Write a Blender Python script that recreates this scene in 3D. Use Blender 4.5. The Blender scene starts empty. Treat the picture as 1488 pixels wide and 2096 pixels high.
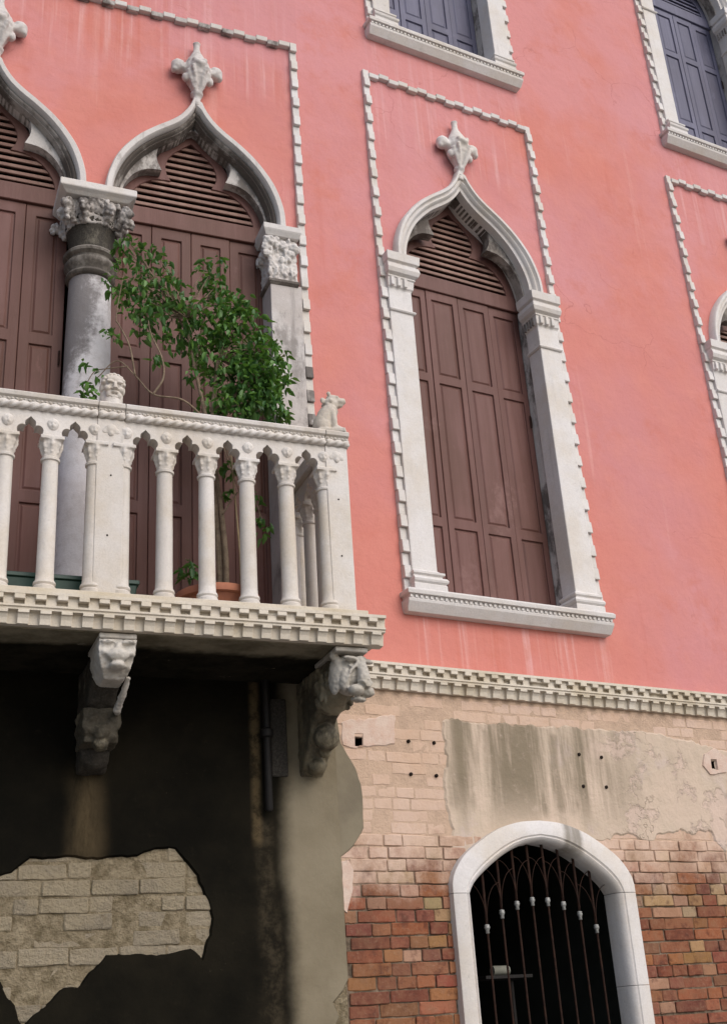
import bpy, bmesh, math, random
from mathutils import Vector, Matrix, noise as mnoise
from mathutils.geometry import delaunay_2d_cdt
random.seed(7)
RAD = math.radians
scene = bpy.context.scene
COL = scene.collection
DELTA = 0.114928          # the facade bends by 6.6 degrees at the corner s = 0

# ---------------------------------------------------------------- camera
cam = bpy.data.cameras.new('camera')
cam.sensor_fit = 'VERTICAL'; cam.sensor_height = 36.0; cam.lens = 41.695
cam.clip_start = 0.1; cam.clip_end = 3000.0
camo = bpy.data.objects.new('camera', cam); COL.objects.link(camo)
fwd = Vector((0.35735044, 0.84100266, 0.40622061)); upv = Vector((-0.09579382, -0.39964198, 0.91165225))
right = fwd.cross(upv).normalized(); upv = right.cross(fwd).normalized()
m = Matrix((right, upv, -fwd)).transposed().to_4x4(); m.translation = Vector((-2.39547, -6.3, 1.6))
camo.matrix_world = m
scene.camera = camo

# ---------------------------------------------------------------- sky, sun, exposure
SUN_EL, SUN_AZ, SUN_ANGLE = 40.0, 24.0, 60.0        # az: degrees to the right of the facade's normal
world = bpy.data.worlds.new('World'); scene.world = world; world.use_nodes = True
wn = world.node_tree; wn.nodes.clear()
wo = wn.nodes.new('ShaderNodeOutputWorld'); wb = wn.nodes.new('ShaderNodeBackground')
sk = wn.nodes.new('ShaderNodeTexSky'); sk.sky_type = 'NISHITA'; sk.sun_disc = False
sk.sun_elevation = RAD(SUN_EL); sk.sun_rotation = RAD(180 - SUN_AZ)
sk.air_density = 1.0; sk.dust_density = 2.5; sk.ozone_density = 1.0
wb.inputs['Strength'].default_value = 0.12
wn.links.new(sk.outputs[0], wb.inputs[0]); wn.links.new(wb.outputs[0], wo.inputs[0])
sun = bpy.data.lights.new('sun', 'SUN'); sun.energy = 1.5; sun.angle = RAD(SUN_ANGLE); sun.color = (1.0, 0.965, 0.95)
suno = bpy.data.objects.new('sun', sun); COL.objects.link(suno)
sd = Vector((math.sin(RAD(SUN_AZ)) * math.cos(RAD(SUN_EL)), -math.cos(RAD(SUN_AZ)) * math.cos(RAD(SUN_EL)), math.sin(RAD(SUN_EL))))
suno.rotation_euler = sd.to_track_quat('Z', 'Y').to_euler()
suno.location = (4, -12, 16)
scene.view_settings.view_transform = 'Standard'; scene.view_settings.look = 'None'
scene.view_settings.gamma = 1.0; scene.view_settings.use_curve_mapping = False
scene.view_settings.exposure = 0.34

# ================================================================ materials
class NT:
    """tiny wrapper for node trees"""
    def __init__(s, name):
        s.m = bpy.data.materials.new(name); s.m.use_nodes = True
        s.t = s.m.node_tree; s.t.nodes.clear()
        s.out = s.t.nodes.new('ShaderNodeOutputMaterial')
        s.b = s.t.nodes.new('ShaderNodeBsdfPrincipled')
        s.t.links.new(s.b.outputs[0], s.out.inputs[0])
        s.pos = s.t.nodes.new('ShaderNodeNewGeometry').outputs['Position']
    def n(s, t): return s.t.nodes.new(t)
    def link(s, a, b): s.t.links.new(a, b)
    def put(s, sock, v):
        if hasattr(v, 'is_output'): s.link(v, sock)
        else: sock.default_value = v
    def noise(s, scale=5, detail=6, rough=.6, stretch=(1, 1, 1), off=0, src=None, dist=0):
        mp = s.n('ShaderNodeMapping'); mp.inputs['Scale'].default_value = stretch
        mp.inputs['Location'].default_value = (off, off * .7, off * 1.3)
        s.link(src if src is not None else s.pos, mp.inputs[0])
        t = s.n('ShaderNodeTexNoise'); t.inputs['Scale'].default_value = scale
        t.inputs['Detail'].default_value = detail; t.inputs['Roughness'].default_value = rough
        t.inputs['Distortion'].default_value = dist
        s.link(mp.outputs[0], t.inputs['Vector']); return t.outputs[0]
    def ramp(s, f, a, b, va=0., vb=1.):
        r = s.n('ShaderNodeMapRange'); r.clamp = True; r.interpolation_type = 'SMOOTHSTEP'
        s.link(f, r.inputs[0])
        for i, v in enumerate((a, b, va, vb)): r.inputs[i + 1].default_value = v
        return r.outputs[0]
    def math(s, op, a, b=0., clamp=False):
        r = s.n('ShaderNodeMath'); r.operation = op; r.use_clamp = clamp
        s.put(r.inputs[0], a); s.put(r.inputs[1], b); return r.outputs[0]
    def mix(s, f, a, b, mode='MIX'):
        r = s.n('ShaderNodeMix'); r.data_type = 'RGBA'; r.blend_type = mode
        s.put(r.inputs[0], f)
        for i, v in ((6, a), (7, b)):
            s.put(r.inputs[i], v if hasattr(v, 'is_output') else (*v, 1))
        return r.outputs[2]
    def sep(s, v):
        r = s.n('ShaderNodeSeparateXYZ'); s.link(v, r.inputs[0]); return r.outputs
    def obj(s): return s.n('ShaderNodeTexCoord').outputs['Object']
    def bump(s, h, strength=.3, dist=.01, nrm=None):
        r = s.n('ShaderNodeBump'); r.inputs['Strength'].default_value = strength; r.inputs['Distance'].default_value = dist
        s.link(h, r.inputs['Height'])
        if nrm is not None: s.link(nrm, r.inputs['Normal'])
        return r.outputs[0]
    def done(s, col, rough=.8, nrm=None, spec=.3, metal=0.):
        s.put(s.b.inputs['Base Color'], col if hasattr(col, 'is_output') else (*col, 1))
        s.put(s.b.inputs['Roughness'], rough); s.b.inputs['Specular IOR Level'].default_value = spec
        s.b.inputs['Metallic'].default_value = metal
        if nrm is not None: s.link(nrm, s.b.inputs['Normal'])
        return s.m

M = {}
def box_mask(t, c, x0, x1, z0, z1, soft=.05, wob=None):
    """soft rectangle in local (s, z); a stain with a shape of its own"""
    x, z = c[0], c[2]
    if wob is not None: x = t.math('ADD', x, wob)
    a = t.ramp(x, x0 - soft, x0 + soft); b = t.ramp(x, x1 - soft, x1 + soft, 1, 0)
    d = t.ramp(z, z0 - soft * 2, z0 + soft * 2); e = t.ramp(z, z1 - soft, z1 + soft, 1, 0)
    return t.math('MULTIPLY', t.math('MULTIPLY', a, b), t.math('MULTIPLY', d, e))

def stucco(name):
    t = NT(name)
    big = t.noise(.55, 4, .55, (1, 1, 1), 3.1)
    mid = t.noise(3.5, 6, .65)
    c = t.mix(t.ramp(big, .38, .62), (.585, .215, .175), (.56, .235, .23))
    c = t.mix(t.ramp(mid, .35, .75, 0, .45), c, (.635, .265, .215))
    stv = t.noise(9, 5, .6, (1, 1, .045), 5)
    c = t.mix(t.ramp(stv, .60, .74, 0, .38), c, (.70, .40, .37))
    o = t.sep(t.obj())
    drip = t.math('MAXIMUM', t.math('MAXIMUM', box_mask(t, o, .62, 2.06, 7.75, 8.80, .06), box_mask(t, o, 3.7, 5.1, 7.75, 8.80, .06)), t.math('MAXIMUM', box_mask(t, o, .6, 2.1, 3.66, 4.02, .06), box_mask(t, o, -2.9, -.1, 7.9, 9.6, .1)))
    c = t.mix(t.math('MULTIPLY', drip, t.ramp(t.noise(22, 4, .6, (1, 1, .03), 25), .50, .68, 0, .55)), c, (.70, .44, .42))
    c = t.mix(t.math('MULTIPLY', drip, t.ramp(t.noise(15, 4, .6, (1, 1, .03), 29), .50, .70, 0, .45)), c, (.52, .15, .10))
    std = t.noise(7, 5, .6, (1, 1, .05), 15)
    c = t.mix(t.ramp(std, .60, .78, 0, .35), c, (.50, .145, .10))
    sky_sheen = t.noise(.9, 6, .62, off=71); zz = t.sep(t.pos)[2]
    c = t.mix(t.ramp(t.math('ADD', sky_sheen, t.ramp(zz, 5, 10, -.10, .12)), .44, .66, 0, .6), c, (.60, .285, .30))  # paler pink with height: sky sheen painted into the stucco colour
    blot = t.noise(2.0, 8, .72, off=90); c = t.mix(t.ramp(blot, .52, .70, 0, .5), c, (.54, .175, .12))
    vo = t.n('ShaderNodeTexVoronoi'); vo.feature = 'DISTANCE_TO_EDGE'; vo.inputs['Scale'].default_value = .9
    mv = t.n('ShaderNodeVectorMath'); mv.operation = 'ADD'; nz = t.n('ShaderNodeTexNoise'); nz.inputs['Scale'].default_value = 2.5; nz.inputs['Detail'].default_value = 6
    t.link(t.pos, nz.inputs['Vector']); sc_ = t.n('ShaderNodeVectorMath'); sc_.operation = 'SCALE'; sc_.inputs['Scale'].default_value = .5
    t.link(nz.outputs['Color'], sc_.inputs[0]); t.link(t.pos, mv.inputs[0]); t.link(sc_.outputs[0], mv.inputs[1]); t.link(mv.outputs[0], vo.inputs['Vector'])
    crk = t.math('MULTIPLY', t.ramp(vo.outputs['Distance'], .001, .0045, 1, 0), t.ramp(t.noise(1.1, 4, .6, off=55), .50, .60))
    c = t.mix(t.math('MULTIPLY', crk, .35), c, (.33, .10, .08))
    fine = t.noise(160, 3, .7)
    c = t.mix(t.ramp(fine, .3, .7, 0, .20), c, (.42, .14, .11))
    lump = t.noise(14, 5, .6)
    h = t.math('ADD', t.math('MULTIPLY', lump, .8), t.math('MULTIPLY', fine, .25))
    wv = t.noise(1.7, 5, .6, off=12); h = t.math('ADD', h, t.math('MULTIPLY', wv, 3.0))
    return t.done(c, .92, t.bump(h, .5, .014), .15)
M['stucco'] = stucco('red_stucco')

def stone(name, base=(.69, .665, .65), dirt=.25, dirtcol=(.10, .09, .08), warm=(.62, .565, .50), streak=.25, rough=.75):
    t = NT(name)
    a = t.noise(2.3, 7, .65, off=1); b = t.noise(11, 7, .7, off=9)
    c = t.mix(t.ramp(a, .35, .7), base, warm)
    c = t.mix(t.ramp(a, .35, .62, .35, 0), c, base)
    c = t.mix(t.ramp(b, .45, .75, 0, .30), c, tuple(v * .72 for v in base))
    crust = t.noise(4.2, 9, .72, (1, 1, .55), 21)
    lo = .70 - dirt * .42
    c = t.mix(t.ramp(crust, lo, lo + .14, 0, min(1, .35 + dirt)), c, dirtcol)
    st = t.noise(10, 6, .65, (1, 1, .10), 33)
    c = t.mix(t.ramp(st, .56, .72, 0, streak), c, tuple(v * .45 for v in warm))
    orr = t.n('ShaderNodeObjectInfo').outputs['Random']
    c = t.mix(t.math('MULTIPLY', orr, .30), c, tuple(v * .70 for v in warm))
    pit = t.noise(30, 7, .75, off=66); c = t.mix(t.ramp(pit, .62, .72, 0, .45), c, tuple(v * .38 for v in warm))
    fine = t.noise(90, 4, .7)
    c = t.mix(t.ramp(fine, .35, .75, 0, .16), c, (.25, .22, .19))
    h = t.math('ADD', t.math('MULTIPLY', b, .6), t.math('ADD', t.math('MULTIPLY', fine, .35), t.math('MULTIPLY', pit, -.5)))
    return t.done(c, rough, t.bump(h, .5, .008), .25)
M['stone'] = stone('istrian_stone', dirt=.12)
M['stone_warm'] = stone('weathered_balcony_stone', base=(.67, .635, .60), warm=(.57, .50, .41), dirt=.20, streak=.30)
M['stone_mould'] = stone('moulding_stone', base=(.68, .62, .53), warm=(.56, .48, .35), dirt=.20, dirtcol=(.20, .16, .11), streak=.3)
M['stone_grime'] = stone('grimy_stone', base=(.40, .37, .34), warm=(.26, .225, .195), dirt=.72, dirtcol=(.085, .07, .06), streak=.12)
M['stone_column'] = stone('stained_column_stone', base=(.58, .55, .52), warm=(.42, .38, .35), dirt=.60, dirtcol=(.11, .095, .085), streak=.12)
M['stone_pilaster'] = stone('streaked_pilaster_stone', base=(.67, .64, .62), warm=(.50, .45, .42), dirt=.42, dirtcol=(.16, .14, .13), streak=.75)
M['stone_arch'] = stone('weathered_arch_stone', base=(.66, .63, .60), warm=(.56, .51, .48), dirt=.28, dirtcol=(.20, .175, .16), streak=.45)
M['stone_head'] = stone('carved_head_stone', base=(.54, .51, .46), warm=(.42, .38, .31), dirt=.28, dirtcol=(.2, .17, .14), streak=.2)
M['stone_neck'] = stone('dark_necking_stone', base=(.30, .275, .245), warm=(.20, .175, .145), dirt=.7, dirtcol=(.06, .05, .042), streak=.2)
M['stone_mossy'] = stone('mossy_bracket_stone', base=(.33, .29, .20), warm=(.17, .14, .085), dirt=.72, dirtcol=(.05, .043, .03), streak=.5)
def column_stone():
    t = NT('stained_column_shaft'); o = t.sep(t.obj())
    a = t.noise(3, 8, .7, (1, 1, .5), 3); b = t.noise(14, 8, .75, off=6)
    c = t.mix(t.ramp(b, .4, .7), (.66, .63, .63), (.55, .51, .50))
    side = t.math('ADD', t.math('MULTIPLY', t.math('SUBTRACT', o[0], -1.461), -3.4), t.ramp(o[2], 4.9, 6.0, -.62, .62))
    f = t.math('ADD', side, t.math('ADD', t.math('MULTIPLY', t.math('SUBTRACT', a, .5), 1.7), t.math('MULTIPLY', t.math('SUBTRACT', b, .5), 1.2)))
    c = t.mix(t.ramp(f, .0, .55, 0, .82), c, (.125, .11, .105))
    return t.done(c, .8, t.bump(t.math('ADD', b, t.noise(80, 4, .7)), .35, .008), .25)
M['column'] = column_stone()
def door_stone():
    m_ = stone('doorway_stone', dirt=.12); t = NT.__new__(NT); t.m = m_; t.t = m_.node_tree
    t.b = [n for n in t.t.nodes if n.type == 'BSDF_PRINCIPLED'][0]; t.pos = [n for n in t.t.nodes if n.type == 'NEW_GEOMETRY'][0].outputs['Position']
    o = t.sep(t.obj()); lk = t.b.inputs['Base Color'].links[0].from_socket; w = t.math('MULTIPLY', t.math('SUBTRACT', t.noise(12, 5, .6), .5), .06)
    mk = t.math('MULTIPLY', box_mask(t, o, .17, .30, 2.55, 2.9, .02, w), t.ramp(t.noise(14, 6, .7, (1, 1, .2), 6), .3, .6, .4, 1))
    t.link(t.mix(t.math('MULTIPLY', mk, .8), lk, (.19, .165, .13)), t.b.inputs['Base Color']); return m_
M['door_stone'] = door_stone()
M['stone_black'] = stone('sooty_stone', base=(.30, .28, .22), warm=(.12, .10, .07), dirt=.95, dirtcol=(.022, .019, .015), streak=.5)
M['stone_bracket'] = stone('bracket_stone', base=(.62, .59, .54), warm=(.36, .32, .26), dirt=.46, dirtcol=(.13, .115, .09), streak=.3)

def wood(name, base, light, dark):
    t = NT(name)
    g = t.noise(16, 8, .65, (1, 1, .06), 2); w = t.noise(1.8, 5, .6, (1, 1, .5), 4)
    c = t.mix(t.ramp(g, .35, .7), base, light)
    c = t.mix(t.ramp(w, .42, .68, 0, .75), c, dark)
    orr = t.n('ShaderNodeObjectInfo').outputs['Random']
    c = t.mix(t.math('MULTIPLY', orr, .38), c, tuple(v * .55 for v in dark))
    pl_ = t.noise(2.2, 9, .75, (1, 1, .7), 40); c = t.mix(t.ramp(pl_, .58, .70, 0, .45), c, tuple(v * 1.25 + .035 for v in light))
    wear = t.noise(6, 8, .72, (1, 1, .35), 12)
    c = t.mix(t.ramp(wear, .60, .76, 0, .4), c, tuple(v * 1.5 + .02 for v in light))
    f = t.noise(70, 4, .7, (1, 1, .1))
    h = t.math('ADD', t.math('MULTIPLY', g, .7), t.math('MULTIPLY', f, .5))
    return t.done(c, .62, t.bump(h, .35, .006), .35)
M['wood'] = wood('brown_shutter_wood', (.135, .057, .046), (.172, .082, .070), (.105, .044, .029))
M['blue'] = wood('blue_shutter_wood', (.108, .108, .165), (.14, .138, .205), (.088, .082, .12))
M['slat'] = wood('louvre_wood', (.23, .13, .105), (.30, .19, .15), (.18, .095, .07))

def brick():
    t = NT('old_brick')
    oi = t.n('ShaderNodeObjectInfo'); geo = t.n('ShaderNodeNewGeometry')
    c = oi.outputs['Color']
    isl = geo.outputs['Random Per Island']
    a = t.noise(13, 7, .7, off=2); b = t.noise(45, 5, .7)
    c = t.mix(t.ramp(isl, 0, 1, 0, .25), c, (.20, .075, .048))
    c = t.mix(t.ramp(a, .42, .72, 0, .60), c, (.24, .13, .075))
    c = t.mix(t.ramp(a, .32, .50, .7, 0), c, (.085, .034, .024)); big = t.noise(1.3, 5, .6, off=50); c = t.mix(t.ramp(big, .48, .7, 0, .5), c, (.10, .05, .035))
    c = t.mix(t.ramp(b, .5, .8, 0, .45), c, (.34, .22, .15))
    # lime wash on the upper courses, worn away towards the ground
    z = t.sep(t.pos)[2]
    w1 = t.noise(2.2, 7, .65, off=7); w2 = t.noise(9, 7, .75, off=17)
    edge = t.math('ADD', z, t.math('ADD', t.math('MULTIPLY', t.math('SUBTRACT', w1, .5), .9), t.math('MULTIPLY', t.math('SUBTRACT', w2, .5), .7)))
    lime = t.mix(t.ramp(w1, .35, .65), (.56, .40, .295), (.585, .435, .345))
    lime = t.mix(t.ramp(w2, .5, .75, 0, .38), lime, (.47, .31, .20))
    k = t.math('MULTIPLY', t.ramp(edge, 2.26, 2.72), .95)
    c = t.mix(k, c, lime)
    h = t.math('ADD', a, t.math('MULTIPLY', b, .6))
    return t.done(c, .93, t.bump(h, .6, .012), .15)
M['brick'] = brick()

def mortar(name, lo, hi):
    t = NT(name)
    a = t.noise(9, 7, .7); b = t.noise(60, 4, .7); z = t.sep(t.pos)[2]
    w1 = t.noise(2.2, 7, .65, off=7); w2 = t.noise(9, 7, .75, off=17)
    edge = t.math('ADD', z, t.math('ADD', t.math('MULTIPLY', t.math('SUBTRACT', w1, .5), .9), t.math('MULTIPLY', t.math('SUBTRACT', w2, .5), .7)))
    c = t.mix(t.ramp(a, .40, .62), lo, tuple(v * 2.3 for v in lo))
    c = t.mix(t.math('MULTIPLY', t.ramp(edge, 2.32, 2.66), .92), c, t.mix(t.ramp(a, .45, .62), hi, tuple(v * .86 for v in hi)))
    h = t.math('ADD', a, b)
    return t.done(c, .95, t.bump(h, .7, .012), .1)
M['mortar'] = mortar('lime_mortar', (.10, .076, .054), (.545, .395, .29))

def plaster_grey():
    t = NT('stained_grey_plaster'); o = t.sep(t.obj())
    a = t.noise(2.6, 7, .65, off=3); b = t.noise(16, 7, .7)
    c = t.mix(t.ramp(a, .38, .66), (.56, .445, .35), (.51, .415, .32))
    c = t.mix(t.ramp(a, .55, .70, 0, .8), c, (.56, .45, .40))
    st = t.noise(5.5, 5, .6, (1, 1, .10), 8); st2 = t.noise(18, 5, .65, (1, 1, .09), 18)
    x = o[0]; z = o[2]
    zone = t.math('MULTIPLY', t.ramp(x, .72, .84), t.ramp(x, 1.75, 2.35, 1, .12))
    zone = t.math('MULTIPLY', zone, t.ramp(z, 2.62, 3.02, .15, 1))
    d = t.math('MULTIPLY', t.ramp(t.math('ADD', t.math('MULTIPLY', st, .75), t.math('MULTIPLY', st2, .25)), .40, .60), zone)
    for x0, x1, z0, kk in ((.74, .92, 2.80, .7), (1.02, 1.22, 2.85, .75), (1.36, 1.46, 2.78, .85), (1.52, 1.70, 2.80, .8), (1.75, 1.95, 3.0, .35)):
        mk = t.math('MULTIPLY', box_mask(t, o, x0, x1, z0, 3.31, .03, t.math('MULTIPLY', t.math('SUBTRACT', b, .5), .05)), t.ramp(st2, .34, .62, .15, 1))
        d = t.math('MAXIMUM', d, t.math('MULTIPLY', mk, kk))
    c = t.mix(t.math('MULTIPLY', d, .85), c, (.165, .135, .088))
    c = t.mix(t.ramp(b, .55, .78, 0, .4), c, (.58, .46, .38))
    pe = t.noise(3.2, 8, .7, off=63); c = t.mix(t.math('MULTIPLY', t.ramp(pe, .54, .58, 0, .5), t.ramp(x, 1.7, 2.1)), c, (.60, .455, .385))
    cr = t.math('ABSOLUTE', t.math('SUBTRACT', t.noise(2.1, 5, .6, off=84), .5)); crk = t.math('MULTIPLY', t.ramp(cr, .002, .007, 1, 0), t.ramp(t.noise(1.9, 3, .5, off=99), .50, .58))
    crk = t.math('MULTIPLY', crk, t.ramp(x, 1.9, 2.3)); c = t.mix(t.math('MULTIPLY', crk, .35), c, (.20, .155, .11))
    edge_ = t.math('MULTIPLY', t.math('MULTIPLY', t.ramp(pe, .53, .59), t.ramp(x, 1.8, 2.2)), .55)
    h = t.math('SUBTRACT', t.math('ADD', t.math('MULTIPLY', t.noise(6, 6, .65, off=40), 1.2), t.math('MULTIPLY', b, .5)), t.math('ADD', edge_, t.math('MULTIPLY', crk, .6)))
    return t.done(c, .92, t.bump(h, .6, .02), .15)
M['plaster'] = plaster_grey()

def plaster_dark():
    t = NT('sooty_cement_render'); o = t.sep(t.obj())
    x = o[0]; z = o[2]
    a = t.noise(1.7, 7, .62, off=5); b = t.noise(14, 7, .7, off=6)
    wob = t.math('MULTIPLY', t.math('SUBTRACT', a, .5), .16)
    grey = t.mix(t.ramp(a, .35, .65), (.185, .155, .105), (.235, .20, .14))
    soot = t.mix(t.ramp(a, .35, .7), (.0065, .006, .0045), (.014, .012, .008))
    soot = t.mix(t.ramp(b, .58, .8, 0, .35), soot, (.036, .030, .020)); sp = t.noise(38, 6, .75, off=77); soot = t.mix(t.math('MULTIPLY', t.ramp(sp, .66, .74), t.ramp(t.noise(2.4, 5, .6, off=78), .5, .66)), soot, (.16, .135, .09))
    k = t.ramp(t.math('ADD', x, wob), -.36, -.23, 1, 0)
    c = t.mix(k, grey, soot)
    # rain-washed runs below the bracket and along the pipe
    run = t.math('MULTIPLY', box_mask(t, o, -1.45, -1.33, 2.45, 2.98, .085, wob), t.ramp(t.noise(9, 6, .7, (1, 1, .3), 61), .3, .62, .2, 1))
    c = t.mix(t.math('MULTIPLY', run, .62), c, (.15, .11, .06))
    run2 = t.math('MULTIPLY', box_mask(t, o, -.47, -.36, 1.2, 2.72, .035, wob), t.ramp(b, .4, .65, .15, 1))
    c = t.mix(t.math('MULTIPLY', run2, .28), c, (.12, .095, .06))
    run3 = t.math('MULTIPLY', box_mask(t, o, -.50, -.45, 2.6, 3.5, .018), t.ramp(b, .35, .6, .2, 1))
    c = t.mix(t.math('MULTIPLY', run3, .5), c, (.16, .115, .06))
    h = t.math('ADD', t.noise(5, 7, .65, off=44), t.math('MULTIPLY', b, .5))
    return t.done(c, .95, t.bump(h, .5, .015), .04)
M['dark'] = plaster_dark()

def plain(name, col, var=.25, rough=.8, scale=12, bump=.2, spec=.3, metal=0., col2=None):
    t = NT(name); a = t.noise(scale, 6, .65); b = t.noise(scale * 7, 4, .7)
    c2 = col2 or tuple(v * (1 - var) for v in col)
    c = t.mix(t.ramp(a, .35, .7), col, c2)
    return t.done(c, rough, t.bump(t.math('ADD', a, t.math('MULTIPLY', b, .5)), bump, .008), spec, metal)
M['greyrender'] = plain('grey_cement_patch', (.215, .185, .13), .2, .9, 3, .4, .1, 0, (.165, .14, .10))
M['white_patch'] = plain('white_lime_patch', (.60, .48, .40), .2, .9, 16, .8, .15, 0, (.55, .39, .31))
def soffit_mat():
    t = NT('soffit_soot_lit_front'); o = t.sep(t.obj()); a = t.noise(4, 7, .7); b = t.noise(1.6, 6, .65, off=8)
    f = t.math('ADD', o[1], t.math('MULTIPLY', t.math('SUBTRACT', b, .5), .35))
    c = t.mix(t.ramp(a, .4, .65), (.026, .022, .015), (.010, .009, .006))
    c = t.mix(t.ramp(f, -.56, -.46, 1, 0), c, t.mix(t.ramp(a, .35, .65), (.24, .21, .15), (.12, .105, .072)))  # front strip lightened: light reaching under the edge, painted over the soot
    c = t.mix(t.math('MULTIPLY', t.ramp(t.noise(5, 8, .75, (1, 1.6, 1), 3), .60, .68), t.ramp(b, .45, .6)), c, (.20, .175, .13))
    return t.done(c, .95, t.bump(a, .5, .01), .05)
M['soffit'] = soffit_mat()
M['iron'] = plain('rusty_iron', (.038, .019, .013), .5, .8, 30, .4, .1, 0., (.018, .011, .009))
M['lead'] = plain('white_metal_collar', (.30, .30, .28), .4, .55, 40, .3, .4, .2)
M['pipe'] = plain('black_iron_pipe', (.015, .013, .012), .3, .6, 20, .3, .3, .2)
M['hole'] = plain('dark_hollow', (.03, .022, .018), .4, .95, 20, .2, .05)
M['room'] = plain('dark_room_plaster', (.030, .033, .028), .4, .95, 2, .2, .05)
M['terracotta'] = plain('terracotta', (.36, .145, .085), .25, .8, 9, .25, .25, 0, (.28, .115, .075))
M['soil'] = plain('soil', (.05, .035, .025), .4, .95, 40, .8, .05)
M['green'] = plain('green_plastic', (.018, .060, .042), .35, .45, 6, .1, .45)
M['bark'] = plain('pale_bark', (.26, .20, .14), .4, .85, 25, .6, .15, 0, (.15, .11, .075))
M['cane'] = plain('bamboo_cane', (.38, .29, .17), .3, .6, 20, .2, .3)
M['roof'] = plain('roof_tile', (.34, .15, .09), .3, .85, 8, .4, .15)
M['paper'] = plain('pale_card', (.22, .22, .18), .3, .85, 15, .2, .2)
M['ochre'] = plain('ochre_card', (.30, .24, .06), .3, .8, 15, .2, .2)

def leafmat():
    t = NT('ficus_leaf'); geo = t.n('ShaderNodeNewGeometry'); oi = t.n('ShaderNodeObjectInfo')
    r = t.math('FRACT', t.math('ADD', geo.outputs['Random Per Island'], oi.outputs['Random']))
    c = t.mix(t.ramp(r, .1, .9), (.042, .130, .022), (.115, .24, .045))
    c = t.mix(t.ramp(t.noise(1.6, 3, .5), .42, .66, 0, .5), c, (.035, .11, .035))
    t.b.inputs['Transmission Weight'].default_value = 0
    tr = t.n('ShaderNodeBsdfTranslucent'); mx = t.n('ShaderNodeMixShader'); mx.inputs[0].default_value = .28
    t.link(t.mix(.5, c, (.17, .32, .03)), tr.inputs[0])
    t.link(t.b.outputs[0], mx.inputs[1]); t.link(tr.outputs[0], mx.inputs[2]); t.link(mx.outputs[0], t.out.inputs[0])
    return t.done(c, .42, None, .45)
M['leaf'] = leafmat()

def paving():
    t = NT('trachyte_paving')
    br = t.n('ShaderNodeTexBrick'); br.inputs['Scale'].default_value = 1.2; br.inputs['Mortar Size'].default_value = .012
    br.inputs['Color1'].default_value = (.30, .285, .26, 1); br.inputs['Color2'].default_value = (.26, .25, .23, 1); br.inputs['Mortar'].default_value = (.05, .048, .045, 1)
    t.link(t.pos, br.inputs['Vector'])
    c = t.mix(t.ramp(t.noise(3, 6, .6), .4, .7, 0, .4), br.outputs[0], (.22, .21, .19))
    return t.done(c, .85, t.bump(t.noise(20, 6, .7), .3, .01), .25)
M['paving'] = paving()

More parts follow.
